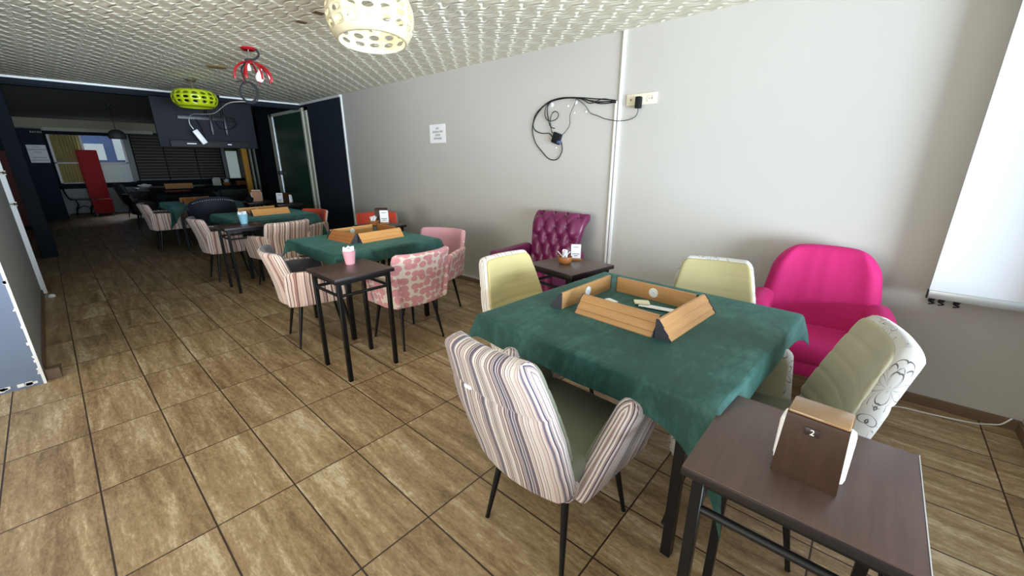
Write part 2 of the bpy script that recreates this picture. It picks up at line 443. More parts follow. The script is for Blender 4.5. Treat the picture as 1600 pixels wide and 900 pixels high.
# front wall with the big window opening
b = NB()
box(b, -3.1, W, FY-.15, FY, 0, .62); box(b, -3.1, W, FY-.15, FY, 2.32, CE)
box(b, 2.95, W, FY-.15, FY, .62, 2.32); box(b, -3.1, -2.9, FY-.15, FY, .62, 2.32)
struct('wall_front', b, 'wall_paint')
wf = struct('window_1', (lambda b: (box(b, -2.9, 2.95, FY-.1, FY-.04, .62, .68), box(b, -2.9, 2.95, FY-.1, FY-.04, 2.26, 2.32),
      [box(b, x, x+.06, FY-.1, FY-.04, .68, 2.26) for x in (-2.9, -1.45, 0, 1.45, 2.89)], b)[-1])(NB()), 'trim_white')
b = NB(); box(b, -3.1, -3.0, FY-.2, .2, 0, CE); box(b, -3.1, -3.0, 3.6, 4.1, 0, CE); box(b, -3.1, -3.0, .2, 3.6, 0, .6); box(b, -3.1, -3.0, .2, 3.6, 2.32, CE); box(b, -3.1, -3.0, 4.1, 17.2, 0, 2.55); struct('wall_left', b, 'wall_grey_left')  # unseen wall; its side opening is added to let the fill light in
b = NB(); box(b, -3.0, -.31, 3.95, 4.05, 0, CE); struct('wall_left_block', b, 'wall_blue')
b = NB(); box(b, -.42, -.31, 4.05, 6.92, 0, CE); struct('wall_left_side', b, 'wall_grey_left')
b = NB(); box(b, -.312, -.298, 3.945, 3.958, .0, 2.2); 
for i in range(20):
    z = random.uniform(.02, 1.2); box(b, -.316-random.random()*.008, -.305, 3.944, 3.95, z, z+random.uniform(.006, .02))
for i in range(12):
    x = -.33-random.random()*.22; box(b, x-.03, x, 3.944, 3.95, .012+random.random()*.012, .03+random.random()*.012)
struct('trim_1', b, 'plaster_chip')
b = NB(); box(b, -.318, -.27, 6.86, 6.92, 0, CE); struct('trim_2', b, 'trim_white')
# skirtings
b = NB(); box(b, W-.014, W, FY, 3.4, 0, .062, .004); struct('baseboard_right', b, 'skirting_wood')
b = NB(); box(b, W-.014, W, 3.4, 6.4, 0, .05, .002, mi=0); box(b, W-.016, W, 2.9, 6.4, .05, .068, .002, mi=1); struct('baseboard_right_far', b, ['skirting_wood', 'trim_white'])
b = NB(); box(b, -2.9, W-.014, FY, FY+.014, 0, .062, .004); struct('baseboard_front', b, 'skirting_wood')
b = NB(); box(b, -.31, -.297, 4.25, 6.8, 0, .06, .003); struct('baseboard_left', b, 'skirting_wood')
b = NB(); box(b, -.295, -.225, 3.985, 4.0, 0, .075, .003); box(b, -.295, -.225, 4.0, 4.25, 0, .012, .003); struct('baseboard_loose', b, 'skirting_wood')
# white corner trims and header at the end of the light ceiling
b = NB(); box(b, W-.022, W+.004, 6.375, 6.40, 0, CE); struct('trim_3', b, 'trim_white')
b = NB(); box(b, W-.03, W-.005, 6.40, 7.88, CE-.03, CE); struct('trim_4', b, 'trim_white')
b = NB(); box(b, -.42, W, 7.89, 7.93, CE-.022, CE+.001); struct('trim_5', b, 'trim_white')
b = NB(); box(b, -3.0, W, 7.93, 8.06, 2.31, 2.56); box(b, -.6, W, 7.9, 7.95, 2.325, 2.375); struct('wall_header', b, 'navy_dark')
# left dark pillar, column, gap wall
b = NB(); box(b, -.30, -.13, 9.5, 9.8, 0, 2.55, .01); struct('wall_pillar', b, 'navy_dark')
b = NB(); box(b, -.23, .20, 15.75, 15.95, 0, 2.22, .008); struct('wall_column', b, 'navy')
b = NB(); box(b, -1.5, -.34, 14.3, 14.4, 0, 2.5, 0); struct('wall_gap', b, 'navy')
# far wall with window openings
FW = 17.0
b = NB()
box(b, -3.1, 6.2, FW, FW+.15, 2.30, 2.6)
box(b, -3.1, .27, FW, FW+.15, 0, 2.3); box(b, .27, 1.78, FW, FW+.15, 0, .85); box(b, .27, 1.78, FW, FW+.15, 2.18, 2.3)
box(b, 1.78, 4.28, FW, FW+.15, 0, 2.3); box(b, 4.28, 4.68, FW, FW+.15, 0, .9); box(b, 4.28, 4.68, FW, FW+.15, 2.08, 2.3); box(b, 4.68, 6.2, FW, FW+.15, 0, 2.3)
struct('wall_far', b, 'low_wall')
b = NB(); box(b, -.4, 4.7, FW-.02, FW, 2.30, 2.55); struct('wall_far_upper', b, 'beige_wall')
b = NB(); box(b, .25, 2.5, FW-.05, FW-.02, 2.24, 2.33); struct('trim_6', b, 'reveal')
b = NB(); box(b, .2, 1.85, FW-.06, FW, 2.15, 2.24); box(b, .2, .27, FW-.05, FW, .82, 2.2); box(b, .2, 1.9, FW-.09, FW, .72, .86); struct('window_sill', b, 'navy_dark')
b = NB(); box(b, 1.85, 4.3, FW-.04, FW, 2.22, 2.28); box(b, 1.85, 4.8, FW-.12, FW, .72, .9); struct('trim_7', b, 'navy_dark')
w2 = struct('window_2', (lambda b: ([box(b, x, x+.05, FW+.02, FW+.06, .85, 2.18) for x in (.27, .88, 1.73)], [box(b, .27, 1.78, FW+.02, FW+.06, z, z+.03) for z in (.85, 1.40, 2.15)], b)[-1])(NB()), 'trim_white')
struct('frosted_pane', box(NB(), .93, 1.73, FW+.03, FW+.04, .88, 1.40), 'frosted', parent=w2)
struct('clear_pane', box(NB(), .32, 1.73, FW+.03, FW+.035, 1.43, 2.15), 'glass_clear', parent=w2)
w3 = struct('window_3', (lambda b: ([box(b, x, x+.03, FW+.02, FW+.06, .9, 2.08) for x in (4.28, 4.65)], box(b, 4.28, 4.68, FW+.02, FW+.06, 1.8, 1.84), b)[-1])(NB()), 'olive')
struct('frosted_pane', box(NB(), 4.31, 4.65, FW+.03, FW+.04, .9, 1.8), 'frosted', parent=w3)
struct('upper_pane', box(NB(), 4.31, 4.65, FW+.03, FW+.04, 1.84, 2.08), 'olive', parent=w3)
struct('wall_right_back_room', box(NB(), 5.6, 5.7, 10.25, 17.2, 0, 2.55), 'navy_dark')
struct('wall_return', box(NB(), W+.15, 5.7, 10.15, 10.25, 0, 2.55), 'navy_dark')
# slatted shutter on the far wall
sh = thing('slatted_shutter', 'dark brown horizontal slatted shutter covering the far wall', 'shutter', (3.05, FW-.06, 1.55))
b = NB()
for i in range(15):
    z = -.62+i*.088; prism(b, [(-.03, z), (.01, z+.012), (.01, z+.07), (-.012, z+.078)], 0, -1.1, 1.1)
obj('slat_panel', b, 'shutter_wood', sh, False)
for x in (-1.12, -.4, .4, 1.1): obj('upright', box(NB(), x-.012, x+.012, -.036, .02, -.64, .68), 'navy_dark', sh, False)
# outside seen through the far window
tag(obj('neighbour_building', (lambda b: (box(b, .7, 2.8, 19.2, 19.6, 0, 3.2), box(b, .9, 1.5, 19.15, 19.2, 1.5, 2.0, mi=1), box(b, 1.75, 2.3, 19.15, 19.2, 1.5, 2.4, mi=1), b)[-1])(NB()), ['building_blue', 'building_white'], None, False), 'blue fronted building outside behind the far window', 'building')
b = NB()
n = 30; pts = [(.28+.62*i/n, FW+.13+.02*sin(i*2.1)) for i in range(n+1)]
prism(b, pts+[(x, y+.012) for x, y in pts[::-1]], 2, .86, 2.16)
tag(obj('pleated_curtain', b, 'curtain_beige', None), 'yellowish pleated curtain in the left half of the far window', 'curtain')
# glass doorway in the right wall
d = struct('door_1', (lambda b: (box(b, W-.02, W+.02, 7.66, 7.74, 0, 2.33), box(b, W-.03, W+.01, 7.80, 7.86, 0, 2.33), box(b, W-.02, W+.03, 9.30, 9.45, 0, 2.33), box(b, W-.02, W+.02, 7.66, 9.4, 2.28, 2.33), b)[-1])(NB()), 'reveal')
struct('door_glass', box(NB(), W-.005, W+.005, 7.86, 9.30, .02, 2.28), 'glass_green', parent=d)
struct('door_edge', box(NB(), W-.02, W-.004, 9.27, 9.30, .02, 2.28), 'alu', parent=d)
struct('door_handle', (lambda b: (box(b, W-.07, W-.005, 9.18, 9.26, 1.18, 1.26, .01), b)[-1])(NB()), 'metal_black', parent=d)
struct('wall_behind_glass', box(NB(), W+.02, W+.15, 7.62, 9.45, 0, 2.33), 'navy_dark')
yf = struct('trim_8', box(NB(), 3.50, 3.62, 12.4, 12.5, 0, 2.5), 'yellow_frame')
struct('trim_9', (lambda b: (box(b, 3.68, 3.71, 12.4, 12.5, 0, 2.5), box(b, 3.78, 3.81, 12.4, 12.5, 0, 2.5), b)[-1])(NB()), 'reveal')
struct('wall_stub', box(NB(), 3.63, 5.6, 12.5, 12.6, 0, 2.55), 'navy_dark')
# red panel seen through the gap
t = thing('red_cabinet', 'tall dark red cabinet in the gap behind the left wall', 'cabinet', (-.85, 14.1, 0))
obj('body', box(NB(), -.5, .46, -.15, .18, .08, 1.66, .006), 'brick_red', t, False)
obj('door', box(NB(), .0, .44, -.17, -.15, .1, 1.64, .004), 'brick_red', t, False)
obj('plinth', box(NB(), -.48, .44, -.13, .16, 0, .08), 'navy_dark', t, False)

# ================================================================ WALL THINGS
# projection screen by the window corner
t = thing('projection_screen', 'white pull-down screen hanging by the window corner', 'projection screen', (W-.15, -.57, 0))
obj('screen_cloth', box(NB(), -.002, .002, -.255, .26, .745, 2.33), 'screen_white', t, False)
b = NB(); box(b, -.012, .012, -.255, .26, .70, .746, .004); obj('bottom_bar', b, 'alu', t)
obj('end_cap', box(NB(), -.014, .014, .26, .266, .698, .748, .003), 'metal_black', t)
b = NB(); box(b, -.04, .04, -.255, .265, 2.33, 2.4, .01); obj('roller_case', b, 'alu', t)
for i, y in enumerate((-.345, -.385, -.445)):
    b = NB(); tube(b, spline([(0, 0, .03), (-.012, .012, .022), (-.014, -.012, .012), (-.016, .012, 0), (-.014, -.012, -.012), (-.012, .01, -.02)], 6), .004, 6)
    box(b, -.002, .008, -.012, .012, -.005, .03)
    tag(obj('wall_hook', b, 'metal_black', None, loc=(W-.008, y, .655)), 'small dark curled wall hook under the white screen, ' + ['farthest from the window', 'middle one of three', 'nearest the window'][i], 'hook', 'dark hooks under the screen')
# conduit (two white channels) with ceiling box
t = thing('cable_conduit', 'white plastic cable channel running from ceiling to floor', 'conduit', (W, 1.735, 0))
obj('channel', box(NB(), -.016, 0, -.022, .004, .0, CE, .002), 'plastic_white', t)
obj('channel', box(NB(), -.014, 0, .014, .036, .0, 1.9, .002), 'plastic_white', t)
# socket
t = thing('wall_socket', 'ivory double socket plate right of the cable channel', 'socket', (W, 1.545, 1.893))
obj('plate', box(NB(), -.012, 0, -.125, .125, -.041, .041, .004), 'plastic_ivory', t)
b = NB(); lathe(b, [(.026, 0), (.028, .003), (.022, .004), (.021, -.006), (0, -.006)], 24); b.transform(Matrix.Translation((-.012, -.075, 0)) @ Matrix.Rotation(-pi/2, 4, 'Y')); obj('socket_ring', b, 'plastic_ivory', t)
b = NB()
for dy in (-.01, .01):
    lathe(b, [(.004, 0), (.004, .002), (0, .002)], 8); 
b.free(); b = NB()
for dy in (-.01, .01): box(b, -.014, -.005, -.075+dy-.003, -.075+dy+.003, -.003, .003)
obj('socket_hole', b, 'metal_black', t)
b = NB(); lathe(b, [(.007, 0), (.007, .005), (0, .006)], 12); b.transform(Matrix.Translation((-.012, .085, 0)) @ Matrix.Rotation(-pi/2, 4, 'Y')); obj('antenna_jack', b, 'brass', t)
t = thing('power_adapter', 'black plug-in power adapter in the ivory wall socket', 'adapter', (W-.012, 1.555, 1.87))
obj('adapter_body', box(NB(), -.045, 0, -.022, .022, -.045, .04, .007), 'plastic_black', t)
b = NB(); tube(b, spline([(-.02, 0, -.044), (-.02, .002, -.075), (-.008, .03, -.105), (-.006, .10, -.125), (-.006, .19, -.123), (-.008, .30, -.10), (-.008, .36, -.075), (-.008, .44, -.045), (-.006, .5, .02), (-.006, .58, .075)], 6), .0028, 6); obj('cord', b, 'plastic_black', t)
# cable bundle
cabs = [
 ([(1.755, 1.875), (1.76, 1.90), (1.83, 1.915), (1.97, 1.935), (2.1, 1.955), (2.25, 1.97), (2.4, 1.965), (2.5, 1.93), (2.6, 1.86), (2.635, 1.78), (2.64, 1.70), (2.60, 1.60), (2.52, 1.52), (2.44, 1.455), (2.37, 1.44), (2.32, 1.46), (2.285, 1.52), (2.29, 1.58), (2.315, 1.63)], .0042),
 ([(1.76, 1.885), (1.83, 1.90), (1.95, 1.905), (2.08, 1.945), (2.25, 1.965), (2.4, 1.955), (2.5, 1.925), (2.58, 1.86), (2.63, 1.78), (2.61, 1.72), (2.53, 1.685), (2.44, 1.68), (2.40, 1.65)], .0042),
 ([(1.76, 1.89), (1.9, 1.89), (2.02, 1.925), (2.12, 1.955), (2.3, 1.972), (2.42, 1.95), (2.46, 1.90), (2.45, 1.82), (2.42, 1.74), (2.37, 1.72)], .0042),
 ([(1.76, 1.895), (1.88, 1.925), (2.0, 1.90), (2.1, 1.945), (2.28, 1.965), (2.43, 1.945), (2.485, 1.88), (2.47, 1.81), (2.41, 1.785), (2.35, 1.80), (2.33, 1.835), (2.36, 1.865), (2.40, 1.85), (2.42, 1.80), (2.41, 1.72), (2.39, 1.68)], .0036),
 ([(1.77, 1.9), (1.9, 1.905), (2.05, 1.935), (2.13, 1.95), (2.16, 1.90), (2.2, 1.82), (2.2, 1.74), (2.25, 1.68), (2.3, 1.65)], .0026),
]
t = thing('cable_bundle', 'bundle of black cables looping on the grey wall', 'cables', (W, 2.1, 1.8))
for i, (pp, r) in enumerate(cabs):
    b = NB(); tube(b, spline([(-.010-.004*i, y-2.1, z-1.8) for y, z in pp], 6), r, 6); obj('cable', b, 'plastic_black', t)
b = NB(); box(b, -.035, -.004, .2, .29, -.215, -.12, .006); b.transform(Matrix.Translation((0, .245, -.17)) @ Matrix.Rotation(radians(20), 4, 'X') @ Matrix.Translation((0, -.245, .17))); obj('connector_box', b, 'plastic_black', t)
b = NB(); box(b, -.04, -.01, .195, .23, -.215, -.19, .004); p_ = obj('connector_plug', b, 'ink_blue', t); p_['label'] = 'blue plug end'
for i, (y, z, s) in enumerate([(2.42, 1.925, .02), (2.16, 1.925, .018), (2.24, 1.90, .01), (2.05, 1.84, .009), (2.17, 1.84, .007), (2.36, 1.55, .008)]):
    b = NB(); lathe(b, [(s, 0), (s*.7, .003), (0, .003)], 7); b.transform(Matrix.Translation((W, y, z)) @ Matrix.Rotation(-pi/2, 4, 'Y'))
    o = obj('plaster_chip', b, 'plaster_chip'); o['kind'] = 'structure'; o.name = 'trim_chip'
# papers with writing
RW = Matrix(((0, 0, -1, 0), (-1, 0, 0, 0), (0, 1, 0, 0), (0, 0, 0, 1)))
t = thing('paper_notice', 'white paper notice taped on the light grey wall', 'notice', (W, 4.115, 1.75))
obj('sheet', box(NB(), -.003, -.001, -.148, .15, -.105, .105), 'paper_white', t, False)
for i, s in enumerate(['HCI', 'SANDALYEN', 'ÇEKER', 'KAPIYINIZ']):
    text_mesh(s, .034, 'ink', t, Matrix.Translation((-.0034, 0, .058-.038*i)) @ RW)
t = thing('paper_notice', 'white printed paper notice on the dark far column', 'notice', (.03, 15.745, 1.63))
obj('sheet', box(NB(), -.165, .16, -.003, .0, -.21, .21), 'paper_white', t, False)
RF = Matrix(((1, 0, 0, 0), (0, 0, -1, 0), (0, 1, 0, 0), (0, 0, 0, 1)))
for i, s in enumerate(['LÜTFEN', 'İÇERİYE DIŞARIDAN', 'YİYECEK', '', 'SANDALYELERİ', 'YERİNE KOYUNUZ']):
    if s: text_mesh(s, .034, 'ink', t, Matrix.Translation((0, -.0036, .16-.062*i)) @ RF)
t = thing('door_lettering', 'small pale lettering at the top of the dark column', 'sign', (.1, 15.745, 2.14))
text_mesh('BAYAN', .06, 'reveal', t, Matrix.Translation((0, -.002, 0)) @ RF, ext=.001)
# latches on the white post
for i, (z, lab) in enumerate(((1.32, 'upper'), (1.0, 'lower'))):
    t = thing('door_latch', 'small metal latch on the white door post at left, %s one' % lab, 'latch', (-.27, 6.86, z), 0, 'latches on the white door post')
    obj('latch_plate', box(NB(), -.03, .012, -.006, 0, -.022, .022, .002), 'plastic_ivory', t)
    b = NB(); tube(b, [(-.05, -.012, 0), (.045, -.012, .004)], .005, 6); box(b, -.012, .012, -.02, 0, -.012, .012, .002); obj('bolt', b, 'metal_scuffed', t)
b = NB(); lathe(b, [(.0, 0), (.022, 0), (.022, .018), (.012, .03), (.012, .012), (.0, .012)], 16); b.transform(Matrix.Diagonal((1.3, 1, 1, 1)))
tag(obj('floor_doorstop', b, 'plastic_white', None, loc=(-.24, 6.62, 0)), 'small white door stop on the floor at the left wall', 'door stop')
# white cable on the floor near the window corner
b = NB(); tube(b, spline([(2.7, .03, .005), (2.95, -.18, .005), (3.12, -.32, .005), (3.15, -.45, .005), (3.17, -.55, .005), (3.20, -.66, .005), (3.24, -.72, .006), (3.249, -.76, .02), (3.25, -.79, .07)], 6), .004, 6)
tag(obj('floor_cable', b, 'plastic_white'), 'thin white cable lying on the floor along the right wall', 'cable')

# ================================================================ CEILING THINGS
b = NB(); lathe(b, [(0, -.012), (.06, -.012), (.09, -.008), (.10, 0), (0, 0)], 28)
tag(obj('round_ceiling_plate', b, 'wood_disc', None, loc=(1.49, 5.56, CE)), 'round flat wooden plate fixed on the ceiling', 'ceiling plate')
for y, lab in ((3.12, 'nearer the cream lamp'), (3.40, 'farther from the cream lamp')):
    b = NB(); box(b, -.03, .035, -.03, .025, -.004, 0)
    tag(obj('ceiling_patch', b, 'brown_patch', None, loc=(1.50, y, CE)), 'small brown rectangular patch on the ceiling, the one ' + lab, 'patch', 'brown ceiling patches')
def holed_shade(rx, rows, cols, z0, z1, prof, hole=.33, hy=.33):
    b = NB(); n = 12
    def P(a, v): 
        r, z = prof(v); return Vector((r*cos(a), r*sin(a), z))
    V = {}
    def vert(a, v):
        k = (round((a % (2*pi))*1e4) % round(2*pi*1e4), round(v*1e4))
        if k not in V: V[k] = b.verts.new(P(a, v))
        return V[k]
    for c in range(cols):
        for r in range(rows):
            a0, a1 = 2*pi*c/cols, 2*pi*(c+1)/cols; v0 = .13+.74*r/rows; v1 = .13+.74*(r+1)/rows
            am, vm = (a0+a1)/2, (v0+v1)/2; out = []; inn = []
            for k in range(n):
                t = 2*pi*(k+.5)/n; cx_, cy_ = cos(t), sin(t); m_ = max(abs(cx_), abs(cy_)); 
                if k in (1, 4, 7, 10): sx, sy = (1 if cx_ > 0 else -1), (1 if cy_ > 0 else -1)
                else: sx, sy = cx_/m_, cy_/m_
                out.append(b.verts.new(P(am+sx*(a1-a0)/2, vm+sy*(v1-v0)/2)))
                inn.append(b.verts.new(P(am+cx_*(a1-a0)*hole, vm+cy_*(v1-v0)*hy)))
            for k in range(n): b.faces.new((out[k], out[(k+1) % n], inn[(k+1) % n], inn[k]))
    for va, vb in ((0, .13), (.87, 1)):
        for s in range(4):
            for c in range(cols*4):
                a0, a1 = 2*pi*c/cols/4, 2*pi*(c+1)/cols/4; x0 = va+(vb-va)*s/4; x1 = va+(vb-va)*(s+1)/4
                b.faces.new([b.verts.new(P(*q)) for q in ((a0, x0), (a1, x0), (a1, x1), (a0, x1))])
    bmesh.ops.remove_doubles(b, verts=b.verts, dist=1e-4)
    bmesh.ops.recalc_face_normals(b, faces=b.faces)
    return b
def solid(o, t):
    md = o.modifiers.new('solid', 'SOLIDIFY'); md.thickness = t; md.offset = 0; return o
def bulb_bm():
    b = NB(); lathe(b, [(0, -.055), (.018, -.052), (.028, -.035), (.03, -.018), (.024, .005), (.014, .025), (.013, .045), (0, .045)], 16); return b
# lime lamp
def drum_lamp(name, label, loc, mat, bulb, R, hh, cord, rows=3, cols=16, rim=.74):
    t = thing(name, label, 'lamp', loc)
    prof = lambda v: (R*(rim+(1-rim)*sin(pi*v)**.7), -hh/2+hh*v)
    solid(obj('lamp_shade', holed_shade(R, rows, cols, 0, 0, prof), mat, t), .006)
    b = NB(); tube(b, [(0, 0, hh/2-.02), (0, 0, hh/2+cord)], .006, 8)
    for k in range(3):
        a = 2*pi*k/3; tube(b, [(0, 0, hh/2+.01), (R*rim*cos(a), R*rim*sin(a), hh/2-.004)], .0035, 6)
    obj('suspension_rod', b, 'brass', t)
    b = NB(); lathe(b, [(0, hh/2+cord-.02), (.045, hh/2+cord-.018), (.055, hh/2+cord), (0, hh/2+cord)], 20); obj('canopy', b, 'brass', t)
    for k in range(3 if bulb == 'bulb_lit' else 1):
        a = 2*pi*k/3+.5; q = bulb_bm(); q.transform(Matrix.Translation((.07*cos(a), .07*sin(a), 0)) @ Matrix.Rotation(.5, 4, 'X')); obj('bulb', q, bulb, t)
    return t
l1 = drum_lamp('pendant_lamp', 'lit cream pendant lamp with punched round holes, nearest the camera', (1.42, 2.33, 2.195), 'shade_cream', 'bulb_lit', .235, .25, .08, 4, 16, .76)
l1.rotation_euler = (radians(-4), radians(3), 0)
point('cream_lamp_glow', (1.42, 2.33, 2.19), 2.5, (1, .96, .86), .05)
drum_lamp('pendant_lamp', 'lime green pendant lamp with punched holes', (1.47, 6.62, 2.18), 'shade_lime', 'bulb_white', .236, .19, .12)
# dark dome lamp far
t = thing('dome_lamp', 'dark dome pendant lamp hanging in the back room', 'lamp', (1.19, 12, 1.92))
b = NB(); lathe(b, [(.0, .15), (.05, .145), (.10, .12), (.14, .07), (.15, .01), (.13, -.03), (.12, -.03), (.135, .01), (.125, .06), (.09, .105), (0, .13)], 28); obj('lamp_shade', b, 'grey_dark', t)
b = NB(); tube(b, [(0, 0, .14), (0, 0, .63)], .005, 6); lathe(b, [(0, .6), (.05, .6), (.05, .63), (0, .63)], 16); obj('cord', b, 'metal_black', t)
# broken red spider lamp
t = thing('spider_lamp', 'red ceiling lamp with curved ribs and bare white bulb', 'lamp', (1.47, 4.48, CE))
b = NB(); lathe(b, [(0, -.022), (.05, -.02), (.062, -.008), (.06, 0), (0, 0)], 24); obj('canopy', b, 'lamp_red', t)
b = NB(); tube(b, [(0, 0, -.02), (.002, 0, -.06), (0, 0, -.12)], .006, 8); obj('stem', b, 'steel', t)
for k in range(8):
    a = radians(45*k+10)
    rr_ = .155
    pts = []
    for i in range(11):
        s = i/10; r_ = rr_*sin(min(s*1.0, 1)*pi/2*1.1)*(1.0); z_ = -.115-.13*(1-cos(s*pi/2*1.12))
        pts.append((r_*cos(a), r_*sin(a), z_))
    b = NB(); tube(b, spline(pts, 2), [.010]*21, 6)
    if k not in (3,): obj('rib', b, 'lamp_red', t)
    else: b.free()
b = NB(); lathe(b, [(0, -.13), (.025, -.13), (.03, -.115), (.02, -.1), (0, -.1)], 16); obj('hub', b, 'lamp_red', t)
q = bulb_bm(); q.transform(Matrix.Translation((.05, -.035, -.215)) @ Matrix.Rotation(radians(12), 4, 'Y') @ Matrix.Scale(1.15, 4)); obj('bulb', q, 'bulb_white', t)
q = NB(); lathe(q, [(0, -.19), (.016, -.19), (.018, -.165), (.012, -.13), (0, -.13)], 12); q.transform(Matrix.Translation((-.02, 0, 0))); obj('lamp_holder', q, 'plastic_ivory', t)
b = NB(); tube(b, spline([(.055, -.02, -.005), (.075, -.02, -.04), (.04, -.02, -.085), (-.01, 0, -.095), (-.035, .01, -.1), (0, 0, -.11)], 5), .009, 8); obj('taped_wire', b, 'rubber', t)
t = thing('cable_ring', 'coiled ring of black cable hanging under the red lamp', 'cable', (1.39, 4.40, 2.02))
for j, (dr, off) in enumerate(((0, 0), (.008, .008), (-.006, -.008))):
    b = NB(); e1 = Vector((.745, -.667, 0)); 
    tube(b, [e1*((.072+dr)*cos(2*pi*i/28))+Vector((.667, .745, 0))*off+Vector((0, 0, (.082+dr)*sin(2*pi*i/28))) for i in range(28)], .005, 6, closed=True); obj('cable_loop', b, 'rubber', t)
b = NB(); tube(b, spline([(-.07, .05, .085), (-.04, .03, .09), (0, .02, .085), (-.015, .03, .14), (-.01, .04, .2), (.06, .07, .27)], 5), .007, 7); obj('lead', b, 'rubber', t)
t = thing('power_strip', 'white power strip dangling on its cord before the TV', 'power strip', (1.61, 7.42, 1.77))
b = NB(); box(b, -.035, .035, -.02, .02, -.10, .10, .006); b.transform(Matrix.Rotation(radians(-28), 4, 'Y')); obj('strip_body', b, 'plastic_white', t)
b = NB(); tube(b, spline([(1.39-1.61, 4.41-7.42, 1.945-1.77), (1.434-1.61, 5.2-7.42, .235), (1.527-1.61, 6.2-7.42, .215), (1.50-1.61, 7.0-7.42, .262), (-.10, -.12, .24), (-.09, -.02, .17), (-.055, 0, .10)], 8), .005, 6); obj('cord', b, 'plastic_white', t)
# television seen from behind
t = thing('television', 'flat television seen from the back, hung under the header', 'television', (1.78, 7.62, 1.95))
obj('housing', box(NB(), -.61, .61, -.02, .03, -.32, .33, .008), 'tv_black', t)
b = NB(); box(b, -.50, .50, -.06, -.018, -.32, -.22, .01); obj('lower_housing', b, 'plastic_dark_glossy', t)
obj('wall_bracket', (lambda b: (box(b, -.35, .35, -.05, -.018, .06, .12, .003), box(b, .02, .06, -.06, -.018, -.14, .14, .003), box(b, .2, .24, -.06, -.018, -.14, .14, .003), tube(b, [(.0, -.03, .12), (.0, -.0, .42)], .02, 8), tube(b, [(.2, -.03, .12), (.2, 0, .42)], .02, 8), b)[-1])(NB()), 'metal_black', t)
for x0, x1 in ((-.31, -.2), (.19, .24)): obj('label_sticker', box(NB(), x0, x1, -.0625, -.06, -.275, -.262), 'paper_white', t, False)
b = NB(); tube(b, spline([(.1, -.04, .05), (.15, -.07, -.05), (.3, -.08, -.03), (.36, -.07, .05), (.3, -.04, .1)], 6), .006, 6); obj('cable', b, 'plastic_black', t); b = NB(); tube(b, spline([(-.15, -.04, .1), (-.1, -.07, -.05), (-.08, -.06, -.2)], 6), .006, 6); obj('cable', b, 'plastic_black', t)
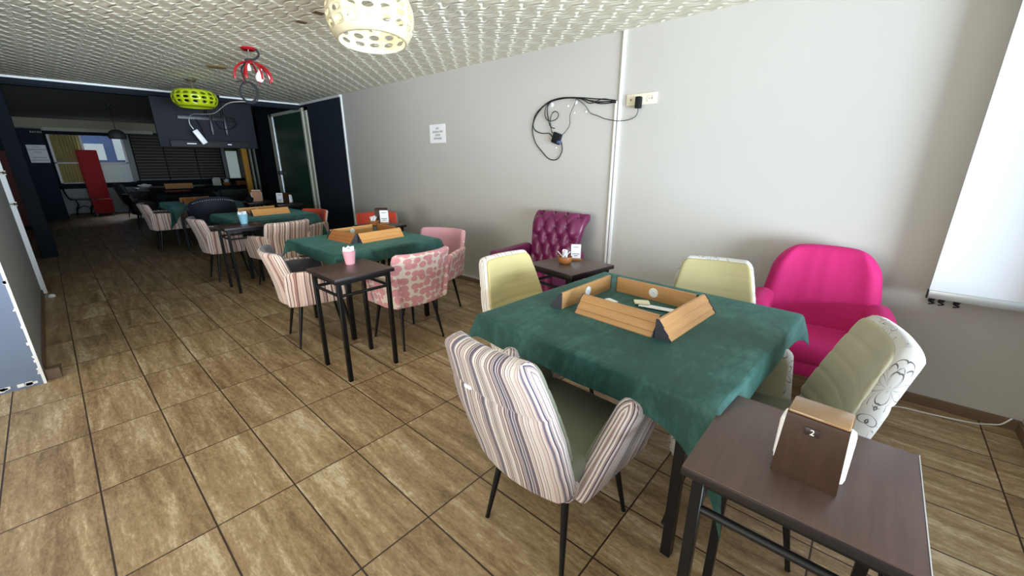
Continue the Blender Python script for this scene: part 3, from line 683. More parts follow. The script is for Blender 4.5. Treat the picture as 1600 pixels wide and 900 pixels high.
# chrome glint plate on header
# ================================================================ FURNITURE BUILDERS
def taper_leg(p0, p1, r0, r1, n=10):
    b = NB(); p0, p1 = Vector(p0), Vector(p1)
    tube(b, [p0, p0.lerp(p1, .5), p1.lerp(p0, .03), p1], [r0, (r0+r1)/2, r1, r1*1.15], n); return b
def armchair(name, label, loc, heading, outer, inner, kind='A', seatmat=None, group=None, legs='metal_black', armx=-.01):
    """faces local +x"""
    t = thing(name, label, 'chair', loc, radians(heading), group)
    seatmat = seatmat or inner
    if kind == 'A':
        bt, bh = .90, .35; w0, w1, w2 = .225, .23, .176
        cxf = lambda v: -.235-.045*sin(min(v*1.6, 1)*pi/2)-.115*v**1.6
        def fn(u, v):
            s = 2*u-1; w = w0+(w1-w0)*sin(min(v*2, 1)*pi/2) if v < .5 else w1+(w2-w1)*((v-.5)*2)**1.2
            return (cxf(v)+.05*s*s*(1-.5*v), s*w, bh+(bt-bh)*v)
        b = slab(NB(), fn, .46, .60, .072, 14, 44, .032, .045, (0, 0), relief=(1, lambda u, v: -.005*math.exp(-((v-.70)/.016)**2)), rcb=.09)
        o = obj('backrest', b, outer, t)
        b = slab(NB(), lambda u, v: (cxf(.45+.5*v)+.048-.0*u, (2*u-1)*.155, .64+.25*v), .31, .25, .03, 8, 12, .02, .02, (0, 0))
        b.free()
        # channels on the front of the back pad
        def fnp(u, v):
            s = 2*u-1; vv = .30+.68*v; w = (w1+(w2-w1)*max(0, (vv-.5)*2)**1.2)-.012
            return (cxf(vv)+.05*s*s*(1-.5*vv)+.034, s*w, bh+(bt-bh)*vv)
        rl = lambda u, v: -.004*(1-min(1, abs(((v*4.4) % 1)-.5)*7)) if .05 < v < .97 else 0
        b = slab(NB(), fnp, .40, .38, .02, 10, 34, .02, .03, (0, 0), relief=(2, rl))
        obj('back_pad', b, inner, t)
        # pocket tag
        obj('tag', box(NB(), -.386, -.380, .065, .095, .735, .747), 'paper_white', t, False) if outer == 'stripe_mauve' else None
        for s in (-1, 1):
            f = bil((-.20, s*.215, .355), (.22, s*.225, .37), (.25, s*.29, .64), (armx, s*.285, .675), 0.0)
            b = slab(NB(), f, .33, .30, .08, 10, 10, .034, .04, (0, 0) , rcb=.02)
            obj('armrest', b, outer, t)
            g = bil((-.15, s*.19, .44), (.20, s*.19, .44), (.21, s*.247, .625), (armx+.01, s*.247, .645), 0.0)
            obj('arm_pad', slab(NB(), g, .3, .2, .016, 8, 8, .01, .03), inner, t)
    else:
        bt, bh = .785, .36
        def fn(u, v):
            s = 2*u-1; w = .225+.03*min(1, v*1.5)
            return (-.25-.03*v-.06*v*v+.09*abs(s)**2.5, s*w, bh+(bt-bh)*v)
        b = slab(NB(), fn, .52, .46, .05, 16, 12, .022, .035, (1, 0), rcb=.06)
        obj('backrest', b, [outer, inner], t)
        for s in (-1, 1):
            def fa(u, v, s=s):
                x0 = -.255+.02*v; top = .635+.015*sin(u*pi)-.025*u
                y0 = .20+.045*min(1, u*4)+.0; y1 = .235+.065*sin(min(1, u*2.2)*pi/2)
                x = x0+(.44-.06*v)*u
                if u < .15: x = x0-.02*v+.44*u
                z = .36+(top-.36)*v
                return (x, s*(y0+(y1-y0)*v), z)
            b = slab(NB(), fa, .46, .25, .046, 16, 8, .02, .045, (0, 0))
            obj('armrest', b, outer, t)
            def fb(u, v, s=s):
                x, y, z = fa(.08+.86*u, .35+.6*v); return (x, y-s*.02, z)
            obj('arm_pad', slab(NB(), fb, .4, .15, .016, 12, 6, .01, .03), inner, t)
    # seat
    b = slab(NB(), lambda u, v: (-.23+.47*u, (2*v-1)*(.215+.01*u), .445+.006*sin(u*pi)*sin(v*pi)), .47, .43, .07, 12, 12, .035, .03)
    obj('seat', b, seatmat, t)
    b = slab(NB(), lambda u, v: (-.235+.475*u, (2*v-1)*.222, .385), .475, .44, .065, 8, 8, .03, .04)
    obj('seat_base', b, outer, t)
    for sx, sy in ((-1, -1), (-1, 1), (1, -1), (1, 1)):
        lg = taper_leg((sx*.15, sy*.15, .36), (sx*.215, sy*.195, .0), .016, .0085)
        obj('leg', lg, legs, t)
    return t
def small_table(label, loc, rz, z=.735, size=.42, group=None, top='laminate_brown'):
    t = thing('side_table', label, 'side table', loc, radians(rz), group); h = size/2
    b = NB(); box(b, -h, h, -h, h, z-.004, z, .0015)
    obj('tabletop', b, top, t)
    b = NB(); box(b, -h-.0008, h+.0008, -h-.0008, h+.0008, z-.026, z-.0035, .002); e = obj('edge_band', b, 'edge_black', t); 
    k = h-.035
    b = NB()
    for s in (-1, 1): box(b, -k, k, s*k-.0125, s*k+.0125, z-.051, z-.026); box(b, s*k-.0125, s*k+.0125, -k, k, z-.051, z-.026)
    obj('frame', b, 'metal_black', t, False)
    for sx in (-1, 1):
        for sy in (-1, 1):
            obj('leg', box(NB(), sx*k-.0135, sx*k+.0135, sy*k-.0135, sy*k+.0135, 0, z-.0262, .002, 1), 'metal_black', t)
    for q, s in (((1, 0), -1), ((1, 0), 1), ((0, 1), -1), ((0, 1), 1)):
        b = NB()
        if q[0]: tube(b, [(-k, s*k, z-.125), (k, s*k, z-.125)], .0105, 10)
        else: tube(b, [(s*k, -k, z-.125), (s*k, k, z-.125)], .0105, 10)
        obj('stretcher', b, 'metal_scuffed', t)
    return t
def game_table(label, clabel, loc, rz, a=.5, z=.75, over=(.1, .1, .1, .1), corner=(0, 0, 0, 0), seed=1, leg_in=.11, cmat='cloth_green', cgroup='green velvet tablecloths'):
    """over: W,E,S,N overhang; corner: SW,SE,NE,NW extra depth"""
    t = thing('game_table', label, 'table', loc, radians(rz), 'square game tables')
    obj('tabletop', box(NB(), -a, a, -a, a, z-.028, z, .003), 'laminate_brown', t)
    for sx in (-1, 1):
        for sy in (-1, 1):
            k = a-leg_in; obj('leg', box(NB(), sx*k-.018, sx*k+.018, sy*k-.018, sy*k+.018, 0, z-.0285, .002, 1), 'metal_black', t)
    b = NB(); k = a-leg_in
    for s in (-1, 1): box(b, -k, k, s*k-.015, s*k+.015, z-.06, z-.0285); box(b, s*k-.015, s*k+.015, -k, k, z-.06, z-.0285)
    obj('frame', b, 'metal_black', t, False)
    rnd = random.Random(seed); ph = [rnd.uniform(0, 6) for _ in range(8)]
    n1, n2 = 26, 9
    par = [-1-(n2-i)/n2 for i in range(n2)]+[-1+2*i/n1 for i in range(n1+1)]+[1+(i+1)/n2 for i in range(n2)]
    b = NB(); G = []
    g = .006; r0 = .010
    for p in par:
        row = []
        for q in par:
            sx = -1 if p < 0 else 1; sy = -1 if q < 0 else 1
            ci = {(-1, -1): 0, (1, -1): 1, (1, 1): 2, (-1, 1): 3}[sx, sy]
            px_, qy = max(-1, min(1, p)), max(-1, min(1, q))
            ox = over[0] if p < 0 else over[1]; oy = over[2] if q < 0 else over[3]
            bx = ox*(1+.05*sin(3*qy*pi+ph[0]))+corner[ci]*(max(0, abs(qy)-.5)/.5)**3
            by = oy*(1+.05*sin(3*px_*pi+ph[1]))+corner[ci]*(max(0, abs(px_)-.5)/.5)**3
            ex = max(0, abs(p)-1)*bx; ey = max(0, abs(q)-1)*by
            A = a+g
            X = px_*A; Y = qy*A; Z = z+.004+.0012*sin(9*X+ph[2])*sin(7*Y+ph[3])
            e = max(ex, ey) if (ex == 0 or ey == 0) else hypot(ex, ey)
            def bend(e): # round over the edge then hang
                if e < r0*1.57: th = e/r0; return r0*sin(th), r0*(1-cos(th))
                return r0, r0+(e-r0*1.57)
            o_, dn = bend(e)
            if ex > 0 and ey == 0:
                wv = .5+.5*sin(qy*9+ph[4+(sx > 0)]); X += sx*(o_-r0*.6+.008*wv*min(1, dn/.1)); Z -= dn
            elif ey > 0 and ex == 0:
                wv = .5+.5*sin(px_*9+ph[6+(sy > 0)]); Y += sy*(o_-r0*.6+.008*wv*min(1, dn/.1)); Z -= dn
            elif ex > 0:
                mn = min(ex, ey); an = atan2(ey, ex); f_ = .28*mn
                X += sx*(o_*cos(an)-r0*.6*cos(an)+f_+.012*cos(an)*min(1, dn/.1)); Y += sy*(o_*sin(an)-r0*.6*sin(an)+f_+.012*sin(an)*min(1, dn/.1)); Z -= dn*.97
            row.append(b.verts.new((X, Y, Z)))
        G.append(row)
    for i in range(len(par)-1):
        for j in range(len(par)-1): b.faces.new((G[i][j], G[i+1][j], G[i+1][j+1], G[i][j+1]))
    c = obj('tablecloth', b, cmat); c.location = loc; c.rotation_euler = (0, 0, radians(rz)); tag(c, clabel, 'tablecloth', cgroup)
    md = c.modifiers.new('solid', 'SOLIDIFY'); md.thickness = .003; md.offset = 1
    ms = c.modifiers.new('sub', 'SUBSURF'); ms.levels = 1; ms.render_levels = 1
    return t
def rack(label, loc, rz, L=.44, mat='rack_wood', sticker=False, group='wooden tile racks', hh=.078):
    """wooden tile rack: stepped slope faces local -y, vertical back faces +y, length along x"""
    t = thing('tile_rack', label, 'tile rack', loc, radians(rz), group); l = L/2
    s = hh/.078
    poly = [(.0, 0), (.0, .078*s), (-.008, .078*s), (-.030, .052*s), (-.028, .049*s), (-.052, .022*s), (-.049, .019*s), (-.064, .004), (-.064, 0)]
    obj('rack_body', prism(NB(), poly, 0, -l, l), mat, t, False)
    big = [(.002, 0), (.002, .081*s), (-.010, .081*s), (-.033, .053*s), (-.031, .050*s), (-.056, .023*s), (-.053, .020*s), (-.068, .005), (-.068, 0)]
    for sg in (-1, 1): obj('end_cap', prism(NB(), big, 0, sg*l-(.003 if sg < 0 else 0), sg*l+(.003 if sg > 0 else 0)), 'endcap_grey', t, False)
    b = NB(); box(b, -l+.003, l-.003, -.0105, .0005, .078*s, .0792*s); obj('top_edge', b, 'rack_wood', t, False)
    if sticker:
        b = NB(); lathe(b, [(0, .0012), (.024, .0012), (.024, 0)], 28); b.transform(Matrix.Translation((0, .0, .04*s)) @ Matrix.Rotation(-pi/2, 4, 'X')); st = obj('round_sticker', b, 'paper_white', t)
        b = NB(); tube(b, [(.019*cos(2*pi*i/24), .0016, .04*s+.019*sin(2*pi*i/24)) for i in range(24)], .0007, 4, closed=True)
        tube(b, [(-.01, .0016, .03*s), (.01, .0016, .05*s)], .0009, 4); tube(b, [(-.008, .0016, .046*s), (.002, .0016, .034*s)], .0009, 4); e = obj('sticker_print', b, 'alu', st)
    return t
def tissues(parent, R, z, n=14, spread=.9, name='rolled_napkin', mat='napkin', h=.05):
    pass

# ================================================================ TABLE 1 GROUP (nearest)
T1 = (1.682, .712, 0); T1R = -3.5
game_table('large square game table with black legs nearest the camera', 'dark green velvet cloth draped over the nearest table', T1, T1R, .52, .75, (.12, .085, .105, .07), (.16, .03, 0, 0), 3, .12)
def onT1(x, y, z=.757):  # local table coords to world
    c, s = cos(radians(T1R)), sin(radians(T1R)); return (T1[0]+x*c-y*s, T1[1]+x*s+y*c, z)
rack('light wooden tile rack on the nearest table, end towards the purple armchair', (1.705, 1.005, .757), 180-2, .44, sticker=True)
rack('light wooden tile rack on the nearest table, slope facing the aisle', (1.535, .745, .757), -90-5, .38)
rack('light wooden tile rack on the nearest table, next to the window side table', (1.69, .535, .757), -4, .45)
rack('light wooden tile rack on the nearest table, round sticker on its back, pink chair side', (1.895, .745, .757), 90-5, .42, sticker=True)
# scraps of paper and clip inside
for i, (x, y, sx, sy, rz, mt) in enumerate([(1.79, .66, .05, .20, 8, 'paper_white'), (1.80, .76, .06, .07, 30, 'paper_cream'), (1.70, .87, .03, .06, -20, 'paper_white')]):
    b = NB(); box(b, -sx/2, sx/2, -sy/2, sy/2, 0, .003+.004*i); b.transform(Matrix.Rotation(radians(rz), 4, 'Z') @ Matrix.Rotation(radians(4), 4, 'Y'))
    tag(obj('paper_slip', b, mt, None, False, loc=(x, y, .762+.004*i)), ['long white folded paper inside the rack square', 'small cream card inside the rack square', 'small white scrap in the far corner of the rack square'][i], 'paper', 'papers inside the racks')
b = NB()
for k in range(3): tube(b, [(1.79+.018*k+.014*cos(2*pi*i/16), .545+.012*k, .785+.014*sin(2*pi*i/16)) for i in range(16)], .002, 5, closed=True)
box(b, 1.775, 1.85, .535, .575, .758, .772, .004)
tag(obj('key_ring', b, 'steel'), 'small metal key ring at the corner inside the racks', 'keys')

armchair('dining_armchair', 'striped armchair in the foreground, back to the camera, grey and mauve stripes', (1.125, .755, 0), -3, 'stripe_mauve', 'velvet_olive', 'A', group=None)
armchair('dining_armchair', 'cream padded chair with striped edge at the far end of the nearest table', (1.70, 1.24, 0), -95, 'stripe_cream', 'velvet_sand', 'A')
armchair('dining_armchair', 'sage padded chair by the wall between purple and pink armchairs', (2.09, .53, 0), 194, 'petal_lines', 'velvet_sage', 'A')
armchair('dining_armchair', 'pale armchair with petal line pattern behind the napkin holder', (1.62, .235, 0), 104, 'petal_lines', 'velvet_moss', 'A', armx=-.17, seatmat='velvet_olive')

# ---- side table 1 with napkin holder
small_table('nearest brown side table with numbered napkin holder on it', (1.063, .012, 0), 0, .735, .42, 'brown side tables')
def napkin_holder(label, loc, rz, number=None, mat='walnut', topmat='walnut_light', s=1, card=False, rnd=True, group=None):
    """front board faces local -x"""
    t = thing('napkin_holder', label, 'napkin holder', loc, radians(rz), group)
    w, hgt = .062*s, .155*s
    def board(sgn):
        def f(u, v):
            ang = v
            return (sgn*(.055-.024*v)*s, (2*u-1)*(w-.006*v*s), .004+(hgt-.018*s)*v)
        return f
    prof_o = [(-.058, 0), (-.0425, .140), (-.040, .148), (-.032, .153), (.032, .153), (.040, .148), (.0425, .140), (.058, 0)]
    prof_i = [(.050, 0), (.036, .138), (-.036, .138), (-.050, 0)]
    poly = [(x*s, z*s) for x, z in prof_o+prof_i]
    b = NB(); prism(b, poly, 1, -w, w)
    for f in b.faces:
        f.material_index = 0
    for v in b.verts: v.co.y *= (1-.10*v.co.z/hgt)
    es = [e for e in b.edges if abs(e.verts[0].co.y-e.verts[1].co.y) < 1e-4]
    bmesh.ops.bevel(b, geom=es, offset=.003*s, segments=2, affect='EDGES', clamp_overlap=True)
    obj('holder_body', b, mat, t)
    b = NB(); box(b, -.038*s, .038*s, -w*.895, w*.895, .148*s, .1565*s, .004*s); obj('holder_top', b, topmat, t)
    b = slab(NB(), lambda u, v: ((-.043+.086*u)*(1-.26*v)*s, 0, (.006+.128*v)*s), .09*s, .13*s, 2*w*1.10, 8, 10, .02*s, .02*s)
    bmesh.ops.scale(b, vec=(1, 1, 1), verts=b.verts)
    obj('napkin_stack', b, 'napkin', t)
    if number:
        obj('number_plate', (lambda b: (box(b, -.0028, 0, -.014, .014, -.0085, .0085, .0008), b.transform(Matrix.Translation((-.0443*s, .004, .122*s)) @ Matrix.Rotation(radians(6.3), 4, 'Y')), b)[-1])(NB()), 'plate_brown', t)
        text_mesh(number, .018, 'number_white', t, Matrix.Translation((-.0478*s, .004, .1215*s)) @ Matrix.Rotation(radians(6.3), 4, 'Y') @ RW, 'number', .0006)
    return t
napkin_holder('dark wooden napkin holder marked with number 2', (1.035, .0, .735), -3, '2')
st1 = [o for o in bpy.data.objects if o.get('label', '').startswith('nearest brown side table')][0]
o = obj('edge_strip', box(NB(), -.21, .21, -.2125, -.2105, .722, .7352), 'edge_white', st1, False); o['label'] = 'worn white edge strip'

# ---- side table by the purple armchair
small_table('brown side table beside the purple armchair', (2.33, 1.53, 0), -9, .735, .43, 'brown side tables')
def sachet_bowl(label, loc, kind, s=1):
    if kind == 'bowl':
        t = thing('sachet_bowl', label, 'bowl', loc); b = NB()
        lathe(b, [(0, 0), (.032*s, 0), (.046*s, .012*s), (.052*s, .03*s), (.05*s, .048*s), (.046*s, .048*s), (.047*s, .03*s), (.035*s, .01*s), (0, .008*s)], 28); obj('bowl', b, 'bowl_wood', t); top = .042*s; R = .03*s
    elif kind == 'basket':
        t = thing('sachet_basket', label, 'basket', loc); b = NB()
        lathe(b, [(0, 0), (.045*s, 0), (.062*s, .05*s), (.058*s, .05*s), (.042*s, .006*s), (0, .006*s)], 20)
        for k in range(5): tube(b, [((.047+.0035*k)*s*cos(2*pi*i/24), (.047+.0035*k)*s*sin(2*pi*i/24), (.006+.01*k)*s) for i in range(24)], .004*s, 5, closed=True)
        obj('basket', b, 'bowl_wood', t); top = .045*s; R = .04*s
    rnd = random.Random(int(loc[0]*100)); b = NB()
    for i in range(16):
        a = rnd.uniform(0, 6.28); r_ = rnd.uniform(0, R); x, y = r_*cos(a), r_*sin(a)
        q = NB(); box(q, -.006*s, .006*s, -.0015, .0015, -.02*s, .045*s+rnd.random()*.02*s, .0008)
        q.transform(Matrix.Translation((x, y, top)) @ Matrix.Rotation(rnd.uniform(0, 3), 4, 'Z') @ Matrix.Rotation(rnd.uniform(-.8, .8), 4, 'X'))
        me = bpy.data.meshes.new('t'); q.to_mesh(me); q.free(); b.from_mesh(me); bpy.data.meshes.remove(me)
    o = obj('sachets', b, 'paper_white', t, False); o['kind'] = 'stuff'
    return t
sachet_bowl('small wooden bowl of white sachets on side table by purple armchair', (2.33, 1.575, .735), 'bowl')
def menu_card(label, loc, rz, wood_base=True, s=1, group=None):
    t = thing('menu_stand', label, 'menu stand', loc, radians(rz), group)
    obj('base', box(NB(), -.02*s, .02*s, -.04*s, .04*s, 0, .014*s, .002), 'bowl_wood' if wood_base else 'plate_brown', t)
    b = NB(); box(b, -.002, .002, -.035*s, .035*s, .012*s, .115*s); b.transform(Matrix.Rotation(radians(4), 4, 'Y')); obj('card', b, 'paper_white', t, False)
    b = NB(); 
    for z, wd in ((.095, .02), (.045, .026), (.032, .014)): box(b, -.0026+z*.07*s, -.0016+z*.07*s, -wd*s, wd*s, z*s-.002*s, z*s+.002*s)
    obj('print', b, 'ink', t, False)
    return t
menu_card('white card on wooden base behind the sachet bowl', (2.46, 1.57, .735), 35)

# ---- purple tufted armchair (faces -x)
t = thing('purple_armchair', 'purple leather armchair with tufted high back against the wall', 'armchair', (2.88, 2.18, 0), pi)
def fpb(u, v):
    s = 2*u-1; w = .205+.085*v
    x = -.10-.12*v; z = .36+.62*v
    if v > .75: q = (v-.75)/.25; x -= .07*q*q; z -= .03*q*q
    # side ears roll backwards
    return (x-.05*max(0, abs(s)-.75)/.25*v, s*w, z)
btn = [(.5+dx*.24+(.12 if r % 2 else 0), .10+r*.17) for r in range(6) for dx in (-2, -1, 0, 1, 2)]
def tuft(u, v):
    if u < .06 or u > .94 or v > .97: return 0
    h = 0
    dmin = min(hypot((u-a)*.56, (v-c)*.6) for a, c in btn)
    h -= .030*math.exp(-(dmin/.030)**2)
    # diamond folds
    a = (u-.5)/.24; c = (v-.10)/.17
    h -= .009*(math.exp(-((((a-c/2+.5) % 1)-.5)/.10)**2)+math.exp(-((((a+c/2+.5) % 1)-.5)/.10)**2))
    return h
b = slab(NB(), fpb, .56, .62, .12, 44, 44, .05, .04, (0, 0), relief=(0, tuft)); obj('backrest', b, 'leather_purple', t)
b = NB()
for a, c in btn:
    if .08 < a < .92 and c < .95:
        x, y, z = fpb(a, c); lathe(b, [(0, .004), (.008, .002), (.010, -.003)], 8); vs = b.verts[-17:]
        bmesh.ops.transform(b, matrix=Matrix.Translation((x+.036, y, z)) @ Matrix.Rotation(pi/2, 4, 'Y'), verts=list(b.verts)[-17:])
obj('button', b, 'leather_purple', t)['kind'] = 'stuff'
for s in (-1, 1):
    b = slab(NB(), lambda u, v: (-.16+.54*u, s*(.305-.01*v), .20+.475*v-.01*u), .54, .47, .10, 12, 10, .05, .05); obj('armrest', b, 'leather_purple', t)
b = slab(NB(), lambda u, v: (-.15+.50*u, (2*v-1)*.25, .38), .5, .5, .16, 10, 10, .05, .04); obj('seat', b, 'leather_plum_seat', t)
b = NB(); box(b, -.15, .33, -.27, .27, .12, .32, .02); obj('seat_base', b, 'leather_plum_seat', t)
for sx in (-.1, .28):
    for sy in (-.26, .26): obj('leg', taper_leg((sx, sy, .2), (sx, sy, 0), .024, .015), 'leg_wood', t)

# ---- pink armchair (faces -x)
t = thing('pink_armchair', 'bright pink velvet armchair against the wall', 'armchair', (2.90, .15, 0), radians(184))
def fk(u, v):
    s = 2*u-1; w = .315-.05*v-.02*v*v
    return (-.11-.12*v+.10*abs(s)**3*(1-.4*v), s*w, .33+.60*v-.035*abs(s)**3*v)
b = slab(NB(), fk, .62, .62, .10, 18, 18, .05, .13, (0, 0), rcb=.03, relief=(0, lambda u, v: .018*sin(pi*min(1, max(0, u)))*sin(pi*v)+.0035*sin(u*38)*math.exp(-((u-.45)/.18)**2)*(1-v*.6))); obj('backrest', b, 'velvet_magenta', t)
for s in (-1, 1):
    def fr(u, v, s=s):
        return (-.14+.46*u-.03*v, s*(.262+.02*sin(u*pi)+.01*v), .24+(.42-.055*u*u-.02*(1-u))*v)
    b = slab(NB(), fr, .46, .42, .125, 12, 12, .06, .10, rcb=.03); obj('armrest', b, 'velvet_magenta', t)
b = slab(NB(), lambda u, v: (-.10+.41*u, (2*v-1)*.225, .395), .41, .45, .13, 12, 12, .06, .05); obj('seat', b, 'velvet_magenta', t)
b = slab(NB(), lambda u, v: (-.12+.41*u, (2*v-1)*.27, .305), .41, .54, .11, 8, 8, .03, .04); obj('seat_base', b, 'velvet_magenta', t)
for sx in (-.08, .17):
    for sy in (-.17, .17): obj('leg', box(NB(), sx-.02, sx+.02, sy-.02, sy+.02, 0, .25, .004), 'leg_wood', t)

# ================================================================ TABLE 2 GROUP
game_table('middle square game table before the grey wall', 'dark green velvet cloth on the middle table', (1.81, 3.42, 0), -1, .48, .75, (.09, .1, .1, .09), (.03, .03, 0, .03), 5)
rack('orange wooden tile rack on the middle table, slope facing the window side', (1.90, 3.30, .757), 4, .44, 'rack_wood_orange')
rack('brown wooden tile rack on the middle table, left end of the square', (1.655, 3.46, .757), -86, .38, 'bowl_wood')
rack('orange wooden tile rack on the middle table, white sticker on its back', (1.84, 3.68, .757), 184, .44, 'rack_wood_orange', True)
rack('brown wooden tile rack on the middle table, right end of the square', (2.11, 3.53, .757), 90, .34, 'bowl_wood')
armchair('tub_chair', 'rust striped tub chair left of the middle table', (1.30, 3.36, 0), -10, 'stripe_rust', 'velvet_grey', 'B')
armchair('tub_chair', 'tub chair with pink ring pattern, back to the camera at middle table', (1.775, 2.76, 0), 90, 'rings_pink', 'velvet_rose', 'B')
armchair('tub_chair', 'pink tub chair between the middle table and the grey wall', (2.30, 3.12, 0), 199, 'rings_pink', 'velvet_rose', 'B')
small_table('brown side table with pink sachet bucket', (1.255, 2.605, 0), 0, .73, .42, 'brown side tables')
def bucket(label, loc, mat, s=1):
    t = thing('sachet_bucket', label, 'bucket', loc); b = NB()
    lathe(b, [(0, 0), (.034*s, 0), (.048*s, .10*s), (.050*s, .103*s), (.046*s, .103*s), (.032*s, .004), (0, .004)], 24); obj('pail', b, mat, t)
    rnd = random.Random(5); b = NB()
    for i in range(18):
        a = i*2.4; r_ = .036*s*sqrt(i/18)
        q = NB(); box(q, -.010*s, .010*s, -.002, .002, -.02, .022*s+rnd.random()*.016*s, .001)
        q.transform(Matrix.Translation((r_*cos(a), r_*sin(a), .10*s)) @ Matrix.Rotation(rnd.uniform(0, 3), 4, 'Z') @ Matrix.Rotation(rnd.uniform(-.5, .5), 4, 'X'))
        me = bpy.data.meshes.new('t'); q.to_mesh(me); q.free(); b.from_mesh(me); bpy.data.meshes.remove(me)
    obj('sachets', b, 'paper_white', t, False)['kind'] = 'stuff'
    return t
bucket('pink pail full of white sachets on a side table', (1.315, 2.72, .73), 'bucket_pink', .92)
# side table behind table 2
small_table('brown side table with basket and napkin holder behind the middle table', (2.45, 4.22, 0), 0, .735, .42, 'brown side tables')
sachet_bowl('round basket of white sachets behind the middle table', (2.40, 4.27, .735), 'basket', 1.0)
napkin_holder('dark napkin holder with white card front behind the middle table', (2.56, 4.36, .735), 40, None, 'walnut', 'walnut', 1.1)
menu_card('white printed card leaning on napkin holder behind middle table', (2.52, 4.24, .735), 48, True, 1.35)
armchair('tub_chair', 'tub chair with orange inside behind the basket side table', (2.70, 4.72, 0), -120, 'stripe_cream', 'velvet_orange', 'B')

# ================================================================ TABLE 3 GROUP
game_table('third square game table with light wood racks', 'dark green velvet cloth on the third table, deep corner hanging', (1.87, 6.15, 0), 0, .49, .755, (.1, .1, .1, .1), (.02, .22, .05, .02), 8)
rack('light wooden tile rack on the third table, slope towards the camera', (1.90, 6.02, .762), 4, .46, 'rack_wood_orange')
rack('light wooden tile rack on the third table, standing behind another rack', (1.84, 6.33, .762), 184, .46, 'rack_wood_orange', True)
b = NB()
n = 20; 
for i in range(26):
    a = random.uniform(0, 6.28); r_ = random.uniform(0, .06)
    q = NB(); box(q, -.03, .03, -.018, .018, -.004, .004, .002); q.transform(Matrix.Translation((r_*cos(a), r_*sin(a)*1.3, .012+.045*(1-r_/.06)*random.random()+.01)) @ Matrix.Rotation(random.uniform(0, 3), 4, 'Z') @ Matrix.Rotation(random.uniform(-.5, .5), 4, 'X'))
    me = bpy.data.meshes.new('t'); q.to_mesh(me); q.free(); b.from_mesh(me); bpy.data.meshes.remove(me)
o = tag(obj('tile_heap', b, 'velvet_maroon', None, False, loc=(1.60, 6.03, .762)), 'small heap of dark brown tiles beside rack on third table', 'tiles'); o['kind'] = 'stuff'
armchair('tub_chair', 'rust striped tub chair left of the third table', (1.37, 6.08, 0), 0, 'stripe_rust', 'velvet_grey', 'B')
armchair('tub_chair', 'pinkish striped tub chair between middle and third table, back to camera', (1.68, 5.22, 0), 100, 'stripe_rust', 'velvet_rose', 'B')
armchair('tub_chair', 'striped tub chair with orange inside by the dark wall', (2.2, 5.88, 0), 195, 'stripe_rust', 'velvet_orange', 'B')
small_table('side table with light blue sachet bucket', (1.37, 5.38, 0), 0, .74, .42, 'brown side tables')
bucket('light blue pail of white sachets on a side table', (1.43, 5.46, .74), 'bucket_blue', 1.05)
menu_card('white printed card near the glass door, left of the napkin holder', (2.62, 7.72, .735), 40, False, 1.6)
napkin_holder('napkin holder with white front near the glass door', (2.74, 7.72, .735), 40, None, 'walnut', 'walnut', 1.15)
small_table('side table near the glass door holding napkin holder and card', (2.72, 7.74, 0), 0, .735, .42, 'brown side tables')

# ================================================================ TABLE 4 GROUP AND BEYOND
game_table('fourth square game table in the dark back part', 'dark green velvet cloth on the fourth table', (1.75, 8.95, 0), 0, .49, .75, (.1, .1, .1, .1), (.2, .1, .0, .0), 11)
rack('reddish wooden tile rack on the fourth table, front one', (1.68, 8.75, .757), 4, .44, 'bowl_wood')
rack('reddish wooden tile rack on the fourth table, standing behind', (1.70, 9.1, .757), 184, .44, 'bowl_wood', True)
armchair('tub_chair', 'striped tub chair left of the fourth table', (1.24, 8.88, 0), 0, 'stripe_rust', 'velvet_grey', 'B')
# studded dark round-back chair
t = thing('studded_chair', 'dark navy round-back chair with a row of pale studs', 'chair', (1.66, 7.95, 0), pi/2)
def fs(u, v):
    s = 2*u-1; ang = s*1.25; z = .34+.58*v*(1-.16*s*s)
    return (-.02-.27*cos(ang)-.05*v, .31*sin(ang), z)
obj('backrest', slab(NB(), fs, .8, .56, .07, 20, 12, .03, .08), 'velvet_navy', t)
b = NB()
for i in range(22):
    u = .12+.76*i/21; x, y, z = fs(u, .93); bmesh.ops.create_icosphere(b, subdivisions=1, radius=.008, matrix=Matrix.Translation((x-.036, y*1.06, z)))
obj('stud_row', b, 'stud', t)['kind'] = 'stuff'
obj('seat', slab(NB(), lambda u, v: (-.24+.5*u, (2*v-1)*.26, .40), .5, .5, .14, 10, 10, .05, .06), 'velvet_navy', t)
for sx in (-.18, .18):
    for sy in (-.18, .18): obj('leg', taper_leg((sx, sy, .36), (sx*1.15, sy*1.15, 0), .02, .014), 'leg_wood', t)
small_table('dark side table with wooden napkin holder beyond the third table', (2.52, 8.55, 0), 0, .735, .44, 'brown side tables')
napkin_holder('light wooden napkin holder on dark side table in the back', (2.54, 8.62, .735), 80, None, 'bowl_wood', 'paper_white', 1.3)
b = NB(); bmesh.ops.create_uvsphere(b, u_segments=16, v_segments=10, radius=.06)
t = thing('sugar_bowl', 'dark round sugar bowl beside the light napkin holder', 'bowl', (2.38, 8.52, .735))
b.free(); b = NB(); lathe(b, [(0, 0), (.04, 0), (.07, .03), (.075, .06), (.06, .085), (0, .09)], 20); obj('pot', b, 'plastic_black', t)
b = NB(); lathe(b, [(0, .088), (.03, .088), (.012, .105), (0, .115)], 12); obj('lid', b, 'plastic_black', t)
armchair('tub_chair', 'dark tub chair beside the side table in the back room', (2.35, 9.3, 0), 180, 'velvet_navy', 'velvet_navy', 'B')
game_table('fifth game table deep in the back room', 'dark cloth on the fifth table deep in the back', (2.0, 11.9, 0), 0, .5, .75, (.1, .1, .1, .1), (0, 0, 0, 0), 14, cmat='cloth_dark', cgroup='dark cloths in the back room')
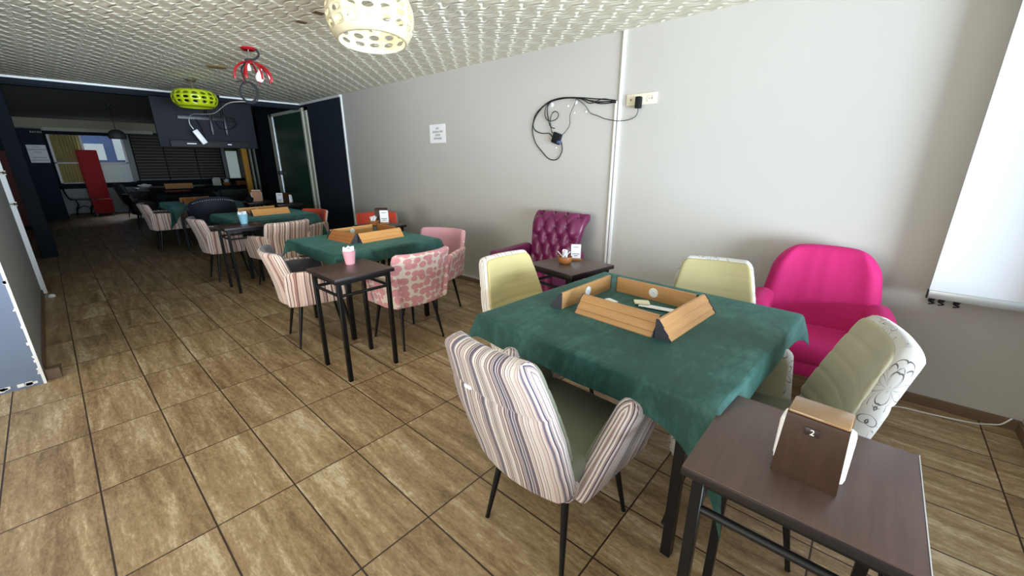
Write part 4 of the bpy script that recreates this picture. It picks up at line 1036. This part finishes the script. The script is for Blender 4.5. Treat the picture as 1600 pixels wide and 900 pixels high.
armchair('tub_chair', 'dark red padded chair standing deep in the back room', (2.1, 13.1, 0), 90, 'velvet_maroon', 'velvet_maroon', 'B')
armchair('tub_chair', 'dark chair left of the fifth table', (1.35, 11.9, 0), 0, 'leather_black', 'velvet_grey', 'B')
game_table('sixth game table before the shuttered far wall', 'dark cloth on the sixth table before the shutters', (2.45, 14.2, 0), 0, .6, .75, (.1, .1, .1, .1), (0, 0, 0, 0), 15, cmat='cloth_dark', cgroup='dark cloths in the back room')
rack('yellowish wooden tile rack on the sixth table at the far wall', (2.35, 14.1, .757), 0, .6, 'rack_wood', hh=.13)
game_table('seventh game table at far right of the back room', 'dark cloth on the seventh table at far right', (3.85, 15.0, 0), 0, .6, .75, (.1, .1, .1, .1), (0, 0, 0, 0), 16, cmat='cloth_dark', cgroup='dark cloths in the back room')
rack('reddish tile rack on the seventh table at the far right', (4.1, 14.9, .757), 0, .4, 'bowl_wood', hh=.12)
napkin_holder('pale napkin holder on the seventh table far right', (3.45, 15.1, .757), 90, None, 'reveal', 'reveal', 1.5)
sachet_bowl('basket of white sachets on the seventh table', (3.68, 15.0, .757), 'basket', 1.8)
small_table('small dark table under the far window with a white bowl', (1.85, 15.7, 0), 0, .735, .45, 'brown side tables')
t = thing('white_bowl', 'white shallow bowl on the small table by the far window', 'bowl', (1.85, 15.7, .735)); b = NB(); lathe(b, [(0, 0), (.07, 0), (.15, .05), (.16, .07), (.15, .08), (.06, .03), (0, .03)], 24); obj('bowl', b, 'plastic_white', t)
b = NB(); lathe(b, [(0, .03), (.09, .045), (.06, .10), (0, .11)], 16); obj('contents', b, 'napkin', t)
armchair('tub_chair', 'grey chair leaning near the small table by far window', (1.55, 14.9, 0), 20, 'grey_dark', 'velvet_grey', 'A')
# tall red chair
t = thing('tall_red_chair', 'very tall red upholstered chair under the far window', 'chair', (.93, 16.55, 0))
obj('backrest', slab(NB(), lambda u, v: (-.21+.42*u-.04*(1-v)*0, .08+.05*v, .40+1.36*v), .42, 1.36, .08, 8, 20, .03, .03), 'velvet_red', t)
obj('seat', slab(NB(), lambda u, v: (-.22+.44*u, -.36+.46*v, .40), .44, .46, .09, 8, 8, .035, .02), 'velvet_red', t)
obj('skirt', box(NB(), -.20, .20, -.33, .08, .07, .37, .01), 'velvet_red', t)
for sx in (-.17, .17):
    for sy in (-.3, .05): obj('leg', box(NB(), sx-.015, sx+.015, sy-.015, sy+.015, 0, .09), 'metal_black', t, False)
# black metal bench frame
t = thing('metal_bench', 'black metal bench frame with curved legs beside red chair', 'bench', (.55, 16.45, 0))
b = NB(); tube(b, spline([(-.30, 0, .82), (-.27, 0, .6), (-.22, 0, .47), (-.1, 0, .44), (.3, 0, .44)], 5), .018, 6); tube(b, spline([(-.30, .35, .82), (-.27, .35, .6), (-.22, .35, .47), (-.1, .35, .44), (.3, .35, .44)], 5), .018, 6); obj('rail', b, 'metal_black', t)
obj('seat_plate', box(NB(), -.22, .3, -.02, .37, .43, .455, .004), 'metal_black', t)
for x in (-.12, .16):
    b = NB(); tube(b, spline([(x, .0, .43), (x+.03, 0, .3), (x-.02, 0, .18), (x-.05, 0, .0)], 4), .012, 6); tube(b, spline([(x, .35, .43), (x+.03, .35, .3), (x-.02, .35, .18), (x-.05, .35, .0)], 4), .012, 6); obj('leg', b, 'metal_black', t)
b = NB(); tube(b, [(-.3, 0, .06), (.35, 0, .06)], .013, 6); tube(b, spline([(-.14, 0, .18), (0, 0, .27), (.14, 0, .18)], 4), .01, 6); obj('stretcher', b, 'metal_black', t)
